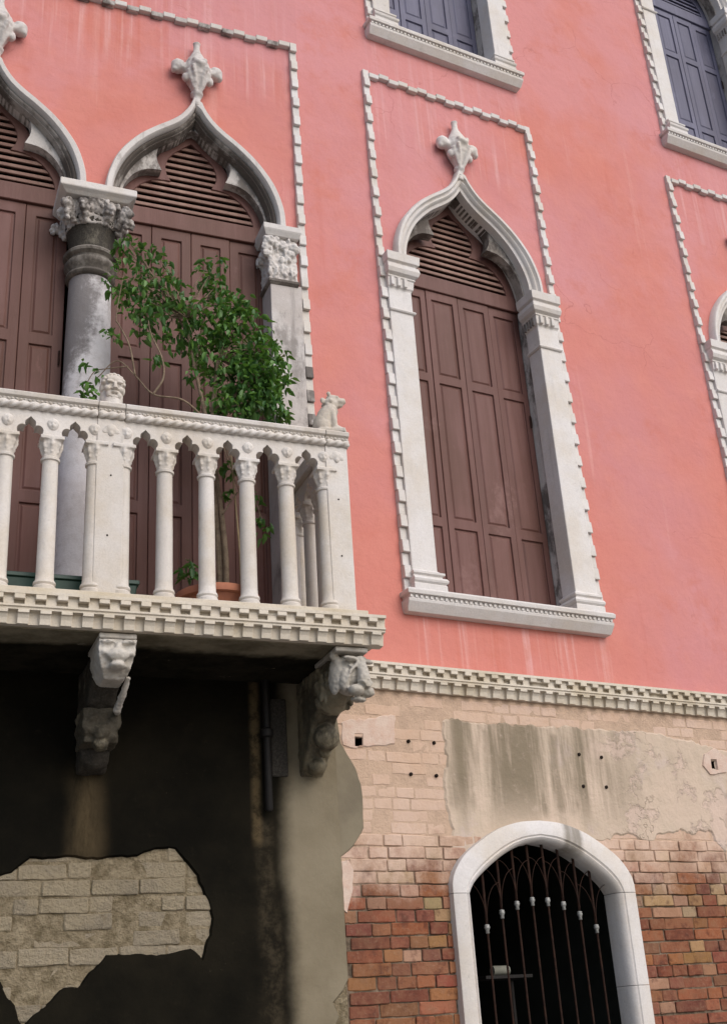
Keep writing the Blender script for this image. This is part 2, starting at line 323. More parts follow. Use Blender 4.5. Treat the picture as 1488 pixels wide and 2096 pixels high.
# ================================================================ mesh helpers  (local: s along the wall, d outwards, z up)
class MB:
    def __init__(s): s.v = []; s.f = []
    def add(s, vs, fs):
        o = len(s.v); s.v += [tuple(v) for v in vs]; s.f += [tuple(i + o for i in f) for f in fs]; return s
    def box(s, x0, x1, d0, d1, z0, z1):
        return s.loft([[(x0, d0, z0), (x1, d0, z0), (x1, d1, z0), (x0, d1, z0)], [(x0, d0, z1), (x1, d0, z1), (x1, d1, z1), (x0, d1, z1)]])
    def loft(s, loops, cap=True, closed=False):
        n = len(loops[0]); vs = [p for l in loops for p in l]; fs = []
        m = len(loops)
        for i in range(m - 1 + (1 if closed else 0)):
            a, b = i * n, ((i + 1) % m) * n
            for k in range(n): fs.append((a + k, a + (k + 1) % n, b + (k + 1) % n, b + k))
        if cap and not closed: fs.append(tuple(range(n - 1, -1, -1))); fs.append(tuple(range((m - 1) * n, m * n)))
        return s.add(vs, fs)
    def stack(s, rects):
        """rects: (x0,x1,d0,d1,z) lofted upward"""
        return s.loft([[(a, c, z), (b, c, z), (b, d, z), (a, d, z)] for a, b, c, d, z in rects])
    def lathe(s, prof, cx=0, cd=0, n=24):
        return s.loft([[(cx + r * math.cos(2 * math.pi * k / n), cd + r * math.sin(2 * math.pi * k / n), z) for k in range(n)] for r, z in prof])
    def tube(s, pts, rad, n=8):
        pts = [Vector(p) for p in pts]; loops = []
        for i, p in enumerate(pts):
            t = (pts[min(i + 1, len(pts) - 1)] - pts[max(i - 1, 0)]).normalized()
            a = t.cross(Vector((0, 1, 0)) if abs(t.y) < .9 else Vector((1, 0, 0))).normalized(); b = t.cross(a)
            r = rad[i] if isinstance(rad, (list, tuple)) else rad
            loops.append([tuple(p + (a * math.cos(q) + b * math.sin(q)) * r) for q in (2 * math.pi * k / n for k in range(n))])
        return s.loft(loops)
    def ell(s, c, r, nu=14, nv=9, rot=None):
        vs = []; fs = []
        if not isinstance(r, (list, tuple)): r = (r, r, r)
        R = Matrix.Rotation(rot[0], 3, rot[1]) if rot else None
        def P(x, y, z):
            v = Vector((x * r[0], y * r[1], z * r[2]))
            if R: v = R @ v
            return (c[0] + v.x, c[1] + v.y, c[2] + v.z)
        vs.append(P(0, 0, -1))
        for j in range(1, nv):
            th = math.pi * j / nv
            for k in range(nu):
                ph = 2 * math.pi * k / nu
                vs.append(P(math.sin(th) * math.cos(ph), math.sin(th) * math.sin(ph), -math.cos(th)))
        vs.append(P(0, 0, 1)); top = len(vs) - 1
        for k in range(nu): fs.append((0, 1 + (k + 1) % nu, 1 + k))
        for j in range(nv - 2):
            for k in range(nu):
                a = 1 + j * nu; b = a + nu
                fs.append((a + k, a + (k + 1) % nu, b + (k + 1) % nu, b + k))
        a = 1 + (nv - 2) * nu
        for k in range(nu): fs.append((a + k, a + (k + 1) % nu, top))
        return s.add(vs, fs)
    def prism_x(s, poly, x0, x1):
        """poly of (d,z) extruded along s"""
        return s.loft([[(x0, d, z) for d, z in poly], [(x1, d, z) for d, z in poly]])
    def prism_d(s, poly, d0, d1):
        """poly of (s,z) extruded along d"""
        return s.loft([[(x, d0, z) for x, z in poly], [(x, d1, z) for x, z in poly]])
    def sheet(s, outer, holes, d, thick):
        """flat plate in the (s,z) plane with holes, front at d"""
        vs = []; es = []
        for loop in [outer] + list(holes):
            o = len(vs); n = len(loop); vs += [Vector(p) for p in loop]; es += [(o + i, o + (i + 1) % n) for i in range(n)]
        r = delaunay_2d_cdt(vs, es, [], 0, 1e-6)
        pv = r[0]; pf = []
        for f in r[2]:                       # keep what lies inside the outline and outside the holes
            c = (sum(pv[i].x for i in f) / len(f), sum(pv[i].y for i in f) / len(f))
            if inside(c, outer) and not any(inside(c, h) for h in holes): pf.append(f)
        s.add([(p.x, d, p.y) for p in pv], pf)
        if thick:
            s.add([(p.x, d - thick, p.y) for p in pv], pf)
            for loop in [outer] + list(holes):
                n = len(loop)
                s.add([(x, d, z) for x, z in loop] + [(x, d - thick, z) for x, z in loop], [(i, (i + 1) % n, n + (i + 1) % n, n + i) for i in range(n)])
        return s
    def mesh(s, name, bevel=0., seg=1, smooth=False, jit=0., merge=True, ang=30):
        bm = bmesh.new()
        bv = [bm.verts.new((x, -d, z)) for x, d, z in s.v]
        for f in s.f:
            try: bm.faces.new([bv[i] for i in f])
            except ValueError: pass
        if merge: bmesh.ops.remove_doubles(bm, verts=bm.verts, dist=1e-5)
        bmesh.ops.recalc_face_normals(bm, faces=bm.faces)
        if bevel:
            ed = [e for e in bm.edges if len(e.link_faces) == 2 and e.calc_face_angle(0) > RAD(ang)]
            bmesh.ops.bevel(bm, geom=ed, offset=bevel, segments=seg, affect='EDGES', profile=.5, clamp_overlap=True)
        if jit:
            for v in bm.verts:
                n = mnoise.noise_vector(v.co * 9.0 + Vector((3.3, 1.7, 8.1)))
                v.co += n * jit
        me = bpy.data.meshes.new(name); bm.to_mesh(me); bm.free()
        if smooth: me.polygons.foreach_set('use_smooth', [True] * len(me.polygons))
        if smooth == 'auto':
            me.polygons.foreach_set('use_smooth', [True] * len(me.polygons))
            try: me.set_sharp_from_angle(angle=RAD(40))
            except Exception: pass
        return me

def sculpt(mb, name, voxel=.012, it=4, rough=.0, rs=30.0):
    """fuse overlapping lumps into one carved surface"""
    me = mb.mesh(name, merge=False)
    global SCR
    try: SCR.name
    except NameError: SCR = bpy.data.scenes.new('scratch')
    o = bpy.data.objects.new('tmp', me); SCR.collection.objects.link(o)
    md = o.modifiers.new('r', 'REMESH'); md.mode = 'VOXEL'; md.voxel_size = voxel; md.use_smooth_shade = True
    if it:
        sm = o.modifiers.new('s', 'SMOOTH'); sm.iterations = it; sm.factor = .5
    SCR.view_layers[0].update(); dg = SCR.view_layers[0].depsgraph
    out = bpy.data.meshes.new_from_object(o.evaluated_get(dg)); out.name = name
    bpy.data.objects.remove(o); bpy.data.meshes.remove(me)
    if rough:
        q = [(v.co.copy(), v.normal.copy()) for v in out.vertices]; flat = []
        for c, nn in q: flat.extend(c + nn * (mnoise.fractal(c * rs, 1.0, 2.0, 3) * rough))
        out.vertices.foreach_set('co', flat); out.update()
    out.polygons.foreach_set('use_smooth', [True] * len(out.polygons))
    return out

def head_mesh(name, r, bumps, sub=4, rough=0, seed=0):
    """carved head: an ellipsoid pushed in and out (x right, y front, z up)"""
    bm = bmesh.new(); bmesh.ops.create_icosphere(bm, subdivisions=sub, radius=1)
    bl = [(Vector(b[0]).normalized(), b[1], b[2]) for b in bumps]
    for v in bm.verts:
        p = v.co.normalized(); k = 1.
        for dirv, amp, w in bl:
            a = p.angle(dirv, 0); k += amp * math.exp(-(a / w) ** 2)
        k += rough * mnoise.fractal(p * 6 + Vector((seed, 0, 0)), 1, 2, 3)
        v.co = Vector((p.x * r[0] * k, -p.y * r[1] * k, p.z * r[2] * k))
    bmesh.ops.recalc_face_normals(bm, faces=bm.faces)
    me = bpy.data.meshes.new(name); bm.to_mesh(me); bm.free()
    me.polygons.foreach_set('use_smooth', [True] * len(me.polygons)); return me

def new(name, me, mat=None, parent=None, wall=None, loc=None, rz=None):
    o = bpy.data.objects.new(name, me); COL.objects.link(o)
    if me is not None and mat is not None and not me.materials: me.materials.append(M[mat])
    if wall == 'R': o.rotation_euler.z = DELTA
    if rz is not None: o.rotation_euler.z = rz
    if loc is not None: o.location = (loc[0], -loc[1], loc[2])
    if parent is not None: o.parent = parent
    return o
def on_wall(o, wall, s, d=0., z=0.):
    """put a part's origin at (s,d,z) of a wall"""
    a = DELTA if wall == 'R' else 0.
    o.location = (s * math.cos(a) + d * math.sin(a), s * math.sin(a) - d * math.cos(a), z); o.rotation_euler.z = a; return o
def tag(o, label, cat, group=None):
    o['label'] = label; o['category'] = cat
    if group: o['group'] = group
    return o
def copy_tree(o, parent=None):
    c = o.copy(); COL.objects.link(c); c.parent = parent
    for ch in list(o.children): copy_tree(ch, c)
    return c
def spline(pts, n):
    """arc-length resampled Catmull-Rom curve through 2-D points"""
    P = [Vector(p) for p in pts]; P = [P[0] * 2 - P[1]] + P + [P[-1] * 2 - P[-2]]; out = []
    for i in range(1, len(P) - 2):
        for k in range(12):
            t = k / 12
            out.append(.5 * (2 * P[i] + (P[i + 1] - P[i - 1]) * t + (2 * P[i - 1] - 5 * P[i] + 4 * P[i + 1] - P[i + 2]) * t * t + (3 * P[i] - P[i - 1] - 3 * P[i + 1] + P[i + 2]) * t ** 3))
    out.append(P[-2]); L = [0]
    for a, b in zip(out, out[1:]): L.append(L[-1] + (b - a).length)
    res = []; j = 0
    for k in range(n):
        u = L[-1] * k / (n - 1)
        while j < len(L) - 2 and L[j + 1] < u: j += 1
        f = (u - L[j]) / max(1e-9, L[j + 1] - L[j]); q = out[j].lerp(out[j + 1], min(1, f)); res.append((q.x, q.y))
    return res
def mirror(c): return [(-x, z) for x, z in c] + [(x, z) for x, z in reversed(c)][1:]     # right half given from spring to apex -> full, left to right
def inside(p, poly):
    x, y = p; c = False; j = len(poly) - 1
    for i in range(len(poly)):
        (xi, yi), (xj, yj) = poly[i], poly[j]
        if (yi > y) != (yj > y) and x < (xj - xi) * (y - yi) / (yj - yi) + xi: c = not c
        j = i
    return c

# ================================================================ ground and the palazzo
g = MB().add([(-1500, -1500, 0), (1500, -1500, 0), (1500, 1500, 0), (-1500, 1500, 0)], [(0, 1, 2, 3)])
go = new('ground', g.mesh('ground'), 'paving'); go['kind'] = 'structure'

pal = bpy.data.objects.new('palazzo', None); COL.objects.link(pal)
tag(pal, 'red stuccoed old palazzo with white stone pointed windows, a balcony and bare brick below', 'building')

# window curves, right half from the spring to the apex; z relative to the spring
OUT = [(.647, 0), (.637, .15), (.59, .31), (.525, .43), (.42, .56), (.30, .665), (.20, .74), (.12, .815), (.055, .915), (.024, 1.0)]
INN = [(.545, 0), (.538, .12), (.50, .25), (.42, .40), (.29, .545), (.14, .66), (.055, .745), (.0, .825)]
TRE1 = [(.530, 0), (.522, .12), (.48, .24), (.41, .33), (.33, .375), (.235, .385)]           # stone cusping
TRE2 = [(.235, .385), (.27, .47), (.265, .555), (.21, .645), (.11, .725), (.0, .79)]
WOD1 = [(.465, .06), (.45, .17), (.39, .27), (.315, .335), (.235, .365), (.15, .370)]          # wooden tracery
WOD2 = [(.15, .370), (.185, .44), (.185, .52), (.145, .60), (.07, .675), (.0, .735)]
def scl(c, k, z): return [(x * k, y * (1 if k == 1 else .985) + z) for x, y in c]

Z_TOP = 13.2; Z_STR = 3.62
W_R = [(1.33, 4.145, 6.70, 'wood', 1.), (4.38, 4.145, 6.70, 'wood', 1.), (1.337, 8.955, 10.95, 'blue', .92), (4.387, 8.955, 10.95, 'blue', .92)]
def opening(c, z0, zs, k=1., z_cut=None):
    mid = [((a[0] * .6 + b[0] * .4), (a[1] * .6 + b[1] * .4)) for a, b in zip(spline(OUT, 22), spline(INN, 22))]
    full = mirror([(x, z) for x, z in scl(mid, k, zs)])
    h = .60 * k
    return [(c - h, z0)] + [(c + x, z) for x, z in full] + [(c + h, z0)]
# right upper wall
holes = [opening(c, z0 - .04, zs, k) for c, z0, zs, _, k in W_R]
mb = MB().sheet([(0, Z_STR), (9.0, Z_STR), (9.0, Z_TOP), (0, Z_TOP)], holes, 0, 0)
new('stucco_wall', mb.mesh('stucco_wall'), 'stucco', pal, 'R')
# left upper wall
LC1, LC0, LCOL, LK = -.787, -2.135, -1.461, .95
hl = []
for c in (LC1, LC0):
    hl.append(opening(c, 3.66, 6.70, LK))
mb = MB().sheet([(-9, Z_STR), (0, Z_STR), (0, Z_TOP), (-9, Z_TOP)], hl, 0, 0)
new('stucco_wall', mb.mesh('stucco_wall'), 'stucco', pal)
# the rest of the building's shell, behind the facade
ca, sa = math.cos(DELTA), math.sin(DELTA)
shell = MB()
A = (9 * ca, -9 * sa); B = (9 * ca - 8 * sa * 0 + 0, -9 * sa - 9); 
shell.loft([[(-9, 0, 0), (-9, -10, 0), (A[0], -10, 0), (A[0], A[1], 0)], [(-9, 0, Z_TOP), (-9, -10, Z_TOP), (A[0], -10, Z_TOP), (A[0], A[1], Z_TOP)]], cap=False)
shell.f = [f for f in shell.f if not (0 in f and 3 in f)]       # no wall across the facade itself
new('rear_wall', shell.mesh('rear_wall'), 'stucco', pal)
rf = MB().loft([[(-9.4, .4, Z_TOP), (.0, .4, Z_TOP), (A[0] + .4, A[1] + .4, Z_TOP), (A[0] + .4, -10.4, Z_TOP), (-9.4, -10.4, Z_TOP)],
                [(-9.4, .4, Z_TOP + .12), (.0, .4, Z_TOP + .12), (A[0] + .4, A[1] + .4, Z_TOP + .12), (A[0] + .4, -10.4, Z_TOP + .12), (-9.4, -10.4, Z_TOP + .12)],
                [(-5, -4.6, Z_TOP + 2), (-1, -4.6, Z_TOP + 2), (5, -5, Z_TOP + 2), (5, -5.2, Z_TOP + 2), (-5, -5.2, Z_TOP + 2)]])
new('roof', rf.mesh('roof'), 'roof', pal)

# ---------------------------------------------------------------- windows
BLK = .088
def blk(o0, o1, l, dp, slope):
    """one tooth of the notched border: width o0..o1, length l; its face slopes"""
    return o0, o1, l, dp, slope
def tooth_v(name, a, sgn):
    mb = MB(); l = BLK - (.003 if a else .001); x0, x1 = sorted((0., .050 * sgn)); d0, d1 = ((.046, .040) if a else (.028, .024))
    mb.loft([[(x0, -.01, 0), (x1, -.01, 0), (x1, d0, 0), (x0, d0, 0)], [(x0, -.01, l), (x1, -.01, l), (x1, d1, l), (x0, d1, l)]])
    return mb.mesh(name, .003)
def tooth_h(name, o0, o1):
    mb = MB(); l = BLK - .004
    mb.loft([[(0, -.01, o0), (l, -.01, o0), (l, .036, o0), (0, .036, o0)], [(0, -.01, o1), (l, -.01, o1), (l, .042, o1), (0, .042, o1)]])
    return mb.mesh(name, .003)
TV = {(a, sg): tooth_v('dentil_block', a, sg) for a in (0, 1) for sg in (-1, 1)}
TH = {0: tooth_h('dentil_block', .008, .045), 1: tooth_h('dentil_block', .028, .066)}
for me in list(TV.values()) + list(TH.values()): me.materials.append(M['stone'])
TVg = {k: v.copy() for k, v in TV.items()}; THg = {k: v.copy() for k, v in TH.items()}
for me in list(TVg.values()) + list(THg.values()): me.materials[0] = M['stone_column']
def border(par, x0, x1, z0, z1, dirty_top=False, dirty_low=None):
    """notched border: two uprights whose outer edges are x0 / x1 and a head with its upper edge at z1"""
    n = int(round((z1 - z0) / BLK)); st = (z1 - z0) / n
    for side, x in ((1, x0), (-1, x1)):
        for i in range(n):
            z = z0 + i * st
            src = TVg if (dirty_low and z < dirty_low and side == -1 and i % 2) else TV
            o = new('dentil_block', src[(i % 2, side)], None, par); o.location = (x + random.uniform(-.002, .002), random.uniform(-.003, .003), z)
    w = x1 - x0 - .100; n = int(round(w / BLK)); st = w / n
    for i in range(n):
        src = THg if (dirty_top and i % 2 == 0) else TH
        o = new('dentil_block', src[i % 2], None, par); o.location = (x0 + .050 + i * st, random.uniform(-.003, .003), z1 - .075)

def arch_band(k, zs, prof):
    """archivolt swept between the outer and inner curve; prof of (u 0 outer..1 inner, d)"""
    n = 30
    O = mirror(scl(spline(OUT, n), k, zs)); I = mirror(scl(spline(INN, n), k, zs)); mb = MB(); L = []
    for o, i in zip(O, I):
        L.append([(o[0] + (i[0] - o[0]) * u, d, o[1] + (i[1] - o[1]) * u) for u, d in prof])
    return mb.loft(L)
def tracery(k, zs, a, b, d0, d1, inner_off=0.):
    """plate between the arch's inner curve and a trefoil; a,b: the trefoil's two foils"""
    n1, n2 = 12, 16
    T = spline(a, n1) + spline(b, n2)[1:]
    I = spline([(x + inner_off if x > .01 else x, z) for x, z in INN], 60)
    T = scl(T, k, zs); I = scl(I, k, zs); mb = MB()
    # pair each trefoil point with a point of the outer curve: linear in index along two stretches
    idx = [round(30 * j / (n1 - 1)) for j in range(n1)] + [30 + round(29 * j / (n2 - 1)) for j in range(1, n2)]
    for sg in (-1, 1):
        L = [[(sg * T[j][0], d1, T[j][1]), (sg * I[q][0], d1, I[q][1]), (sg * I[q][0], d0, I[q][1]), (sg * T[j][0], d0, T[j][1])] for j, q in enumerate(idx)]
        mb.loft(L)
    return mb, T
def chord(T, z):
    """half width of the trefoil opening at height z"""
    best = 0
    for (x0, z0), (x1, z1) in zip(T, T[1:]):
        if (z0 - z) * (z1 - z) <= 0 and abs(z1 - z0) > 1e-9: best = max(best, x0 + (x1 - x0) * (z - z0) / (z1 - z0))
    return best

CACHE = {}
LATCH = MB().tube([(0, .004, .05), (0, .010, .03), (0, .010, -.03), (0, .004, -.05)], .006, 8).mesh('latch')
def leaf_mesh(w, z0, z1, rails, mat, st):
    """one shutter leaf: stiles and rails in one board with openings for the panels"""
    holes = [[(st, a), (w - st, a), (w - st, b), (st, b)] for a, b in rails]
    mb = MB().sheet([(.0015, z0), (w - .0015, z0), (w - .0015, z1), (.0015, z1)], holes, 0, .035)
    me = mb.mesh('shutter_leaf', .003); me.materials.append(M[mat]); return me
def panel_mesh(w, a, b, mat, st):
    e = .012
    mb = MB().loft([[(st, -.02, a), (w - st, -.02, a), (w - st, -.02, b), (st, -.02, b)], [(st, -.013, a), (w - st, -.013, a), (w - st, -.013, b), (st, -.013, b)],
                    [(st + e, -.013, a + e), (w - st - e, -.013, a + e), (w - st - e, -.013, b - e), (st + e, -.013, b - e)],
                    [(st + 2 * e, -.006, a + 2 * e), (w - st - 2 * e, -.006, a + 2 * e), (w - st - 2 * e, -.006, b - 2 * e), (st + 2 * e, -.006, b - 2 * e)]])
    me = mb.mesh('shutter_panel'); me.materials.append(M[mat]); return me

def shutters(par, c, hw, z0, z1, dd, rails, mat, st=.048):
    w = 2 * hw / 4
    key = (round(w, 4), z0, z1, mat)
    if key not in CACHE: CACHE[key] = (leaf_mesh(w, z0, z1, rails, mat, st), [panel_mesh(w, a, b, mat, st) for a, b in rails])
    lm, pms = CACHE[key]
    for i in range(4):
        dj = dd + (.004 if i in (1, 2) else 0) + random.uniform(-.002, .002)
        tilt = random.uniform(-.006, .006)
        for nm, me in [('shutter_leaf', lm)] + [('shutter_panel', p) for p in pms]:
            o = new(nm, me, None, par); o.location = (c - hw + i * w, -dj, 0); o.rotation_euler.z = tilt
    o = new('latch', LATCH, 'iron', par); o.location = (c + w * 1.93, -dd - .006, z0 + (z1 - z0) * .62)

def louvres(par, c, T, zs, dd, mat, z_lo):
    top = max(z for _, z in T); z = z_lo + .035; p = .0535
    while z < top - .03:
        h = max(chord(T, z - .012), chord(T, z + .03))
        if h > .03:
            h += .012
            mb = MB().prism_x([(dd - .001, z), (dd + .001, z + .004), (dd - .006, z + .030), (dd - .010, z + .032), (dd - .028, z + .036), (dd - .030, z + .012)], c - h, c + h)
            new('slat', mb.mesh('slat'), mat, par)
        z += p

ARCH_PROF = [(0, -.02), (0, .058), (.10, .072), (.30, .072), (.36, .052), (.42, .046), (.60, .058), (.70, .050), (.78, .030), (1.0, .024), (1.0, -.24), (.3, -.24)]
def finial_mesh(name, dirty):
    mb = MB()
    mb.lathe([(.030, -.09), (.026, -.02), (.034, .0), (.044, .01), (.044, .028), (.034, .035)], 0, .045, 14)
    mb.lathe([(.03, .03), (.055, .09), (.085, .16), (.10, .22), (.085, .285), (.055, .345), (.03, .40), (.024, .44), (.024, .475), (.03, .485), (.0005, .50)], 0, .05, 18)
    for sg in (-1, 1):
        mb.ell((sg * .135, .05, .24), (.052, .05, .056)); mb.ell((sg * .10, .06, .215), (.05, .04, .03)); mb.ell((sg * .165, .055, .205), (.02, .03, .03))
        mb.ell((sg * .085, .075, .13), (.028, .03, .035)); mb.tube([(sg * .02, .08, .02), (sg * .05, .10, .10), (sg * .075, .105, .18)], [.010, .014, .018], 8)
    mb.ell((0, .135, .225), (.05, .035, .028)); mb.ell((-.035, .14, .25), (.02, .02, .02)); mb.ell((.035, .14, .25), (.02, .02, .02))
    mb.tube([(-.012, .08, .02), (-.03, .12, .12), (-.05, .145, .2)], [.008, .010, .014], 8); mb.tube([(.012, .08, .02), (.03, .12, .12), (.05, .145, .2)], [.008, .010, .014], 8)
    me = sculpt(mb, name, .0085, 2, .004 if dirty else .002, 40); return me
FIN = finial_mesh('finial', False); FIN.materials.append(M['stone'])
FIN_D = finial_mesh('finial', True); FIN_D.materials.append(M['stone_arch'])

def cap_stack(mb, x0, x1, dface, z, prof, inner):
    """moulding wrapped round the front and the inner side; inner=+1: the inner side is at x1"""
    L = []
    for o, dz in prof:
        L.append((x0 - (o if inner < 0 else o * .35), x1 + (o if inner > 0 else o * .35), -.10, dface + o, z + dz))
    mb.stack(L)
def pointed_window(name, c, z0, zs, mat, wall, label, hw=.549, xo=.737, xb=.787, K=1.):
    w = on_wall(new(name, None, None, pal), wall, c); w['label'] = label
    for sg in (-1, 1):
        a, b = sorted((sg * hw, sg * xo))
        new('jamb', MB().box(a, b, -.10, .05, z0, zs - .27).mesh('jamb', .006, 2, jit=.001), 'stone', w)
        a2, b2 = sorted((sg * (hw + .012), sg * xo))
        new('jamb_rebate', MB().box(a2, b2, -.26, -.101, z0, zs).mesh('jamb_rebate', .004), 'stone_column', w)
        mb = MB(); cap_stack(mb, a, b, .05, zs, [(.0, -.285), (.003, -.275), (.012, -.265), (.018, -.20), (.026, -.195), (.026, -.185), (.020, -.182), (.045, -.165), (.056, -.135), (.050, -.10), (.036, -.088), (.036, -.08), (.055, -.07), (.06, -.002)], -sg)
        new('capital', mb.mesh('capital', .002), 'stone', w)
        for q in range(3):
            xx = a + .012 + q * .052
            new('capital_dentil', MB().box(xx, xx + .026, .05, .082, zs - .268, zs - .20).mesh('capital_dentil', .003), 'stone', w)
        for q in range(4):
            ins = sg * (hw - .012); i0, i1 = sorted((ins, sg * hw)); dd = -.085 + q * .032
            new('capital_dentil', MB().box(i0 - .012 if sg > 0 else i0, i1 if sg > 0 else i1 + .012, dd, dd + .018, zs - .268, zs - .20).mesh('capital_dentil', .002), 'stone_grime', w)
        mb = MB(); cap_stack(mb, a, b, .05, zs, [(.0, -.475), (.012, -.47), (.017, -.46), (.012, -.45), (.0, -.445)], -sg)
        new('astragal', mb.mesh('astragal', .001), 'stone', w)
        mb = MB(); cap_stack(mb, a, b, .05, z0, [(.040, .0), (.040, .04), (.034, .046), (.046, .058), (.050, .072), (.040, .088), (.022, .094), (.020, .104), (.034, .114), (.034, .128), (.012, .138), (.0, .15)], -sg)
        new('jamb_base', mb.mesh('jamb_base', .001), 'stone', w)
    S = [(-.012, .02, -.145), (-.006, .055, -.142), (0, .068, -.122), (.004, .092, -.085), (.004, .096, -.066), (-.006, .086, -.062), (-.006, .086, -.042), (.012, .108, -.038), (.015, .112, -.012), (.0, .105, 0)]
    mb = MB().stack([(-xb - .015 - h, xb + .015 + h, -.26, d, z0 + z) for h, d, z in S]); new('sill', mb.mesh('sill', .002, jit=.0025), 'stone', w)
    # small beads in the sill's hollow
    mb = MB()
    for q in range(44):
        x = -xb + .002 + q * 2 * (xb - .002) / 43; mb.box(x - .009, x + .009, .080, .096, z0 - .061, z0 - .043)
    o = new('sill_beading', mb.mesh('sill_beading'), 'stone', w); o['kind'] = 'stuff'
    new('archivolt', arch_band(K, zs, ARCH_PROF).mesh('archivolt', 0, smooth='auto'), 'stone', w)
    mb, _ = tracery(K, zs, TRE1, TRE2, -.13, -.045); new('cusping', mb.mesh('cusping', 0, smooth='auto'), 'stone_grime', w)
    mb, T = tracery(K, zs, WOD1, WOD2, -.205, -.165, .02); new('tympanum_frame', mb.mesh('tympanum_frame', .002), 'wood' if mat == 'wood' else mat, w)
    new('transom', MB().box(-hw - .012, hw + .012, -.215, -.160, zs - .035, zs + .095).mesh('transom', .004), mat, w)
    louvres(w, 0, T, zs, -.172, 'slat' if mat == 'wood' else mat, zs + .09)
    span = zs - z0
    r1, r2 = z0 + span * .245, z0 + span * .69
    shutters(w, 0, hw + .010, z0 + .002, zs - .037, -.18, [(z0 + .07, r1 - .035), (r1 + .035, r2 - .035), (r2 + .035, zs - .11)], mat)
    border(w, -xb, xb, z0, zs + 1.745)
    f = new('finial', FIN, None, w); f.location = (0, 0, zs + .99)
    return w
pointed_window('window', 1.33, 4.145, 6.70, 'wood', 'R', 'pointed white stone window with closed brown shutters, beside the balcony')
pointed_window('window', 4.38, 4.145, 6.70, 'wood', 'R', 'pointed white stone window cut off by the right edge of the picture')
pointed_window('window', 1.337, 8.955, 10.95, 'blue', 'R', 'upper window with blue grey shutters above the middle pointed window', .505, .664, .712, .92)
pointed_window('window', 4.387, 8.955, 10.95, 'blue', 'R', 'upper window with blue grey shutters at the right edge', .505, .664, .712, .92)

# ---------------------------------------------------------------- double window behind the balcony
dw = new('double_window', None, None, pal); dw['label'] = 'grimy double pointed window with a round column, opening on the balcony'
ZF = 3.70
for c in (LC1, LC0):
    pr = [(u, d) for u, d in ARCH_PROF]
    o = new('archivolt', arch_band(LK, 6.70, [(0, -.02), (0, .060), (.08, .070), (.40, .066), (.50, .052), (.54, .02), (.54, -.02)]).mesh('archivolt', 0, smooth='auto'), 'stone_arch', dw); o.location.x = c
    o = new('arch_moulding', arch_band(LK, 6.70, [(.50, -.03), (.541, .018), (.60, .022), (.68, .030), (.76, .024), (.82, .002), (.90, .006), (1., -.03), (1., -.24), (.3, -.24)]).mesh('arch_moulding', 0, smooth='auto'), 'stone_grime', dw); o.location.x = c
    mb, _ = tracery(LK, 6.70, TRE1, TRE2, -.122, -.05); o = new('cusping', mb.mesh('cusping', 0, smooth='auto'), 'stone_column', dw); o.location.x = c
    mb, T = tracery(LK, 6.70, WOD1, WOD2, -.165, -.125, .02); o = new('tympanum_frame', mb.mesh('tympanum_frame', .002), 'wood', dw); o.location.x = c
    new('transom', MB().box(c - .53, c + .53, -.175, -.118, 6.665, 6.80).mesh('transom', .004), 'wood', dw)
    louvres(dw, c, T, 6.70, -.132, 'slat', 6.79)
    shutters(dw, c, .535, ZF, 6.663, -.14, [(ZF + .1, 4.55), (4.63, 5.62), (5.70, 6.58)], 'wood', .066)
    f = new('finial', FIN_D, None, dw); f.location = (c, 0, 7.70)
border(dw, -2.895, -.022, 3.70, 8.45, True, 5.6)
# the wall piece between and beside the arches, behind column and pilasters
for c in (LCOL, ):
    new('column_shaft', MB().lathe([(.19, 3.66), (.19, 3.74), (.175, 3.76), (.185, 3.80), (.17, 3.84), (.146, 3.87), (.144, 4.6), (.138, 5.6), (.130, 6.04)], c, -.04, 40).mesh('column_shaft', 0, smooth='auto'), 'column', dw)
    new('column_necking', MB().lathe([(.130, 6.04), (.148, 6.05), (.155, 6.065), (.150, 6.08), (.138, 6.09), (.14, 6.105), (.158, 6.125), (.165, 6.145), (.160, 6.165), (.14, 6.175), (.145, 6.19), (.17, 6.205), (.175, 6.22), (.165, 6.235), (.14, 6.24)], c, -.04, 40).mesh('column_necking', 0, smooth='auto'), 'stone_neck', dw)
def foliage_cap(half):
    mb = MB(); rnd = random.Random(3)
    mb.lathe([(.165, .17), (.172, .24), (.20, .31), (.215, .335)], 0, 0, 24)
    for i in range(8):
        a = 2 * math.pi * i / 8 + math.pi / 8; ca_, sa_ = math.cos(a), math.sin(a); k = 1.06 if i % 2 == 0 else .98
        for (r, z, q) in [(.165, .18, .020), (.18, .215, .028), (.20, .25, .034), (.225, .272, .032), (.242, .25, .022), (.238, .225, .016)]:
            mb.ell((ca_ * r * k, sa_ * r * k, z), (q, q, q * .8), 8, 6)
        for q in range(9):
            aa = a + rnd.uniform(-.38, .38); r = .185 + rnd.uniform(-.01, .045); mb.ell((math.cos(aa) * r, math.sin(aa) * r, .20 + rnd.uniform(0, .12)), (rnd.uniform(.008, .016),) * 2 + (rnd.uniform(.012, .03),), 8, 6)
    for sx in (-1, 1):
        for sy in (-1, 1):
            mb.tube([(sx * .13, sy * .13, .17), (sx * .165, sy * .165, .235), (sx * .195, sy * .195, .30)], [.02, .03, .036], 10); mb.ell((sx * .20, sy * .20, .255), .030, 10, 7); mb.ell((sx * .185, sy * .185, .205), (.022, .022, .028), 8, 6); mb.ell((sx * .178, sy * .178, .17), .018, 8, 6)
    return mb
new('capital_bell', MB().lathe([(.136, 6.235), (.140, 6.30), (.150, 6.38), (.168, 6.43), (.172, 6.50)], LCOL, -.04, 36).mesh('capital_bell', 0, smooth='auto'), 'stone_black', dw)
mc = sculpt(foliage_cap(0), 'column_capital', .0065, 0, .007, 45); mc.materials.append(M['stone_column'])
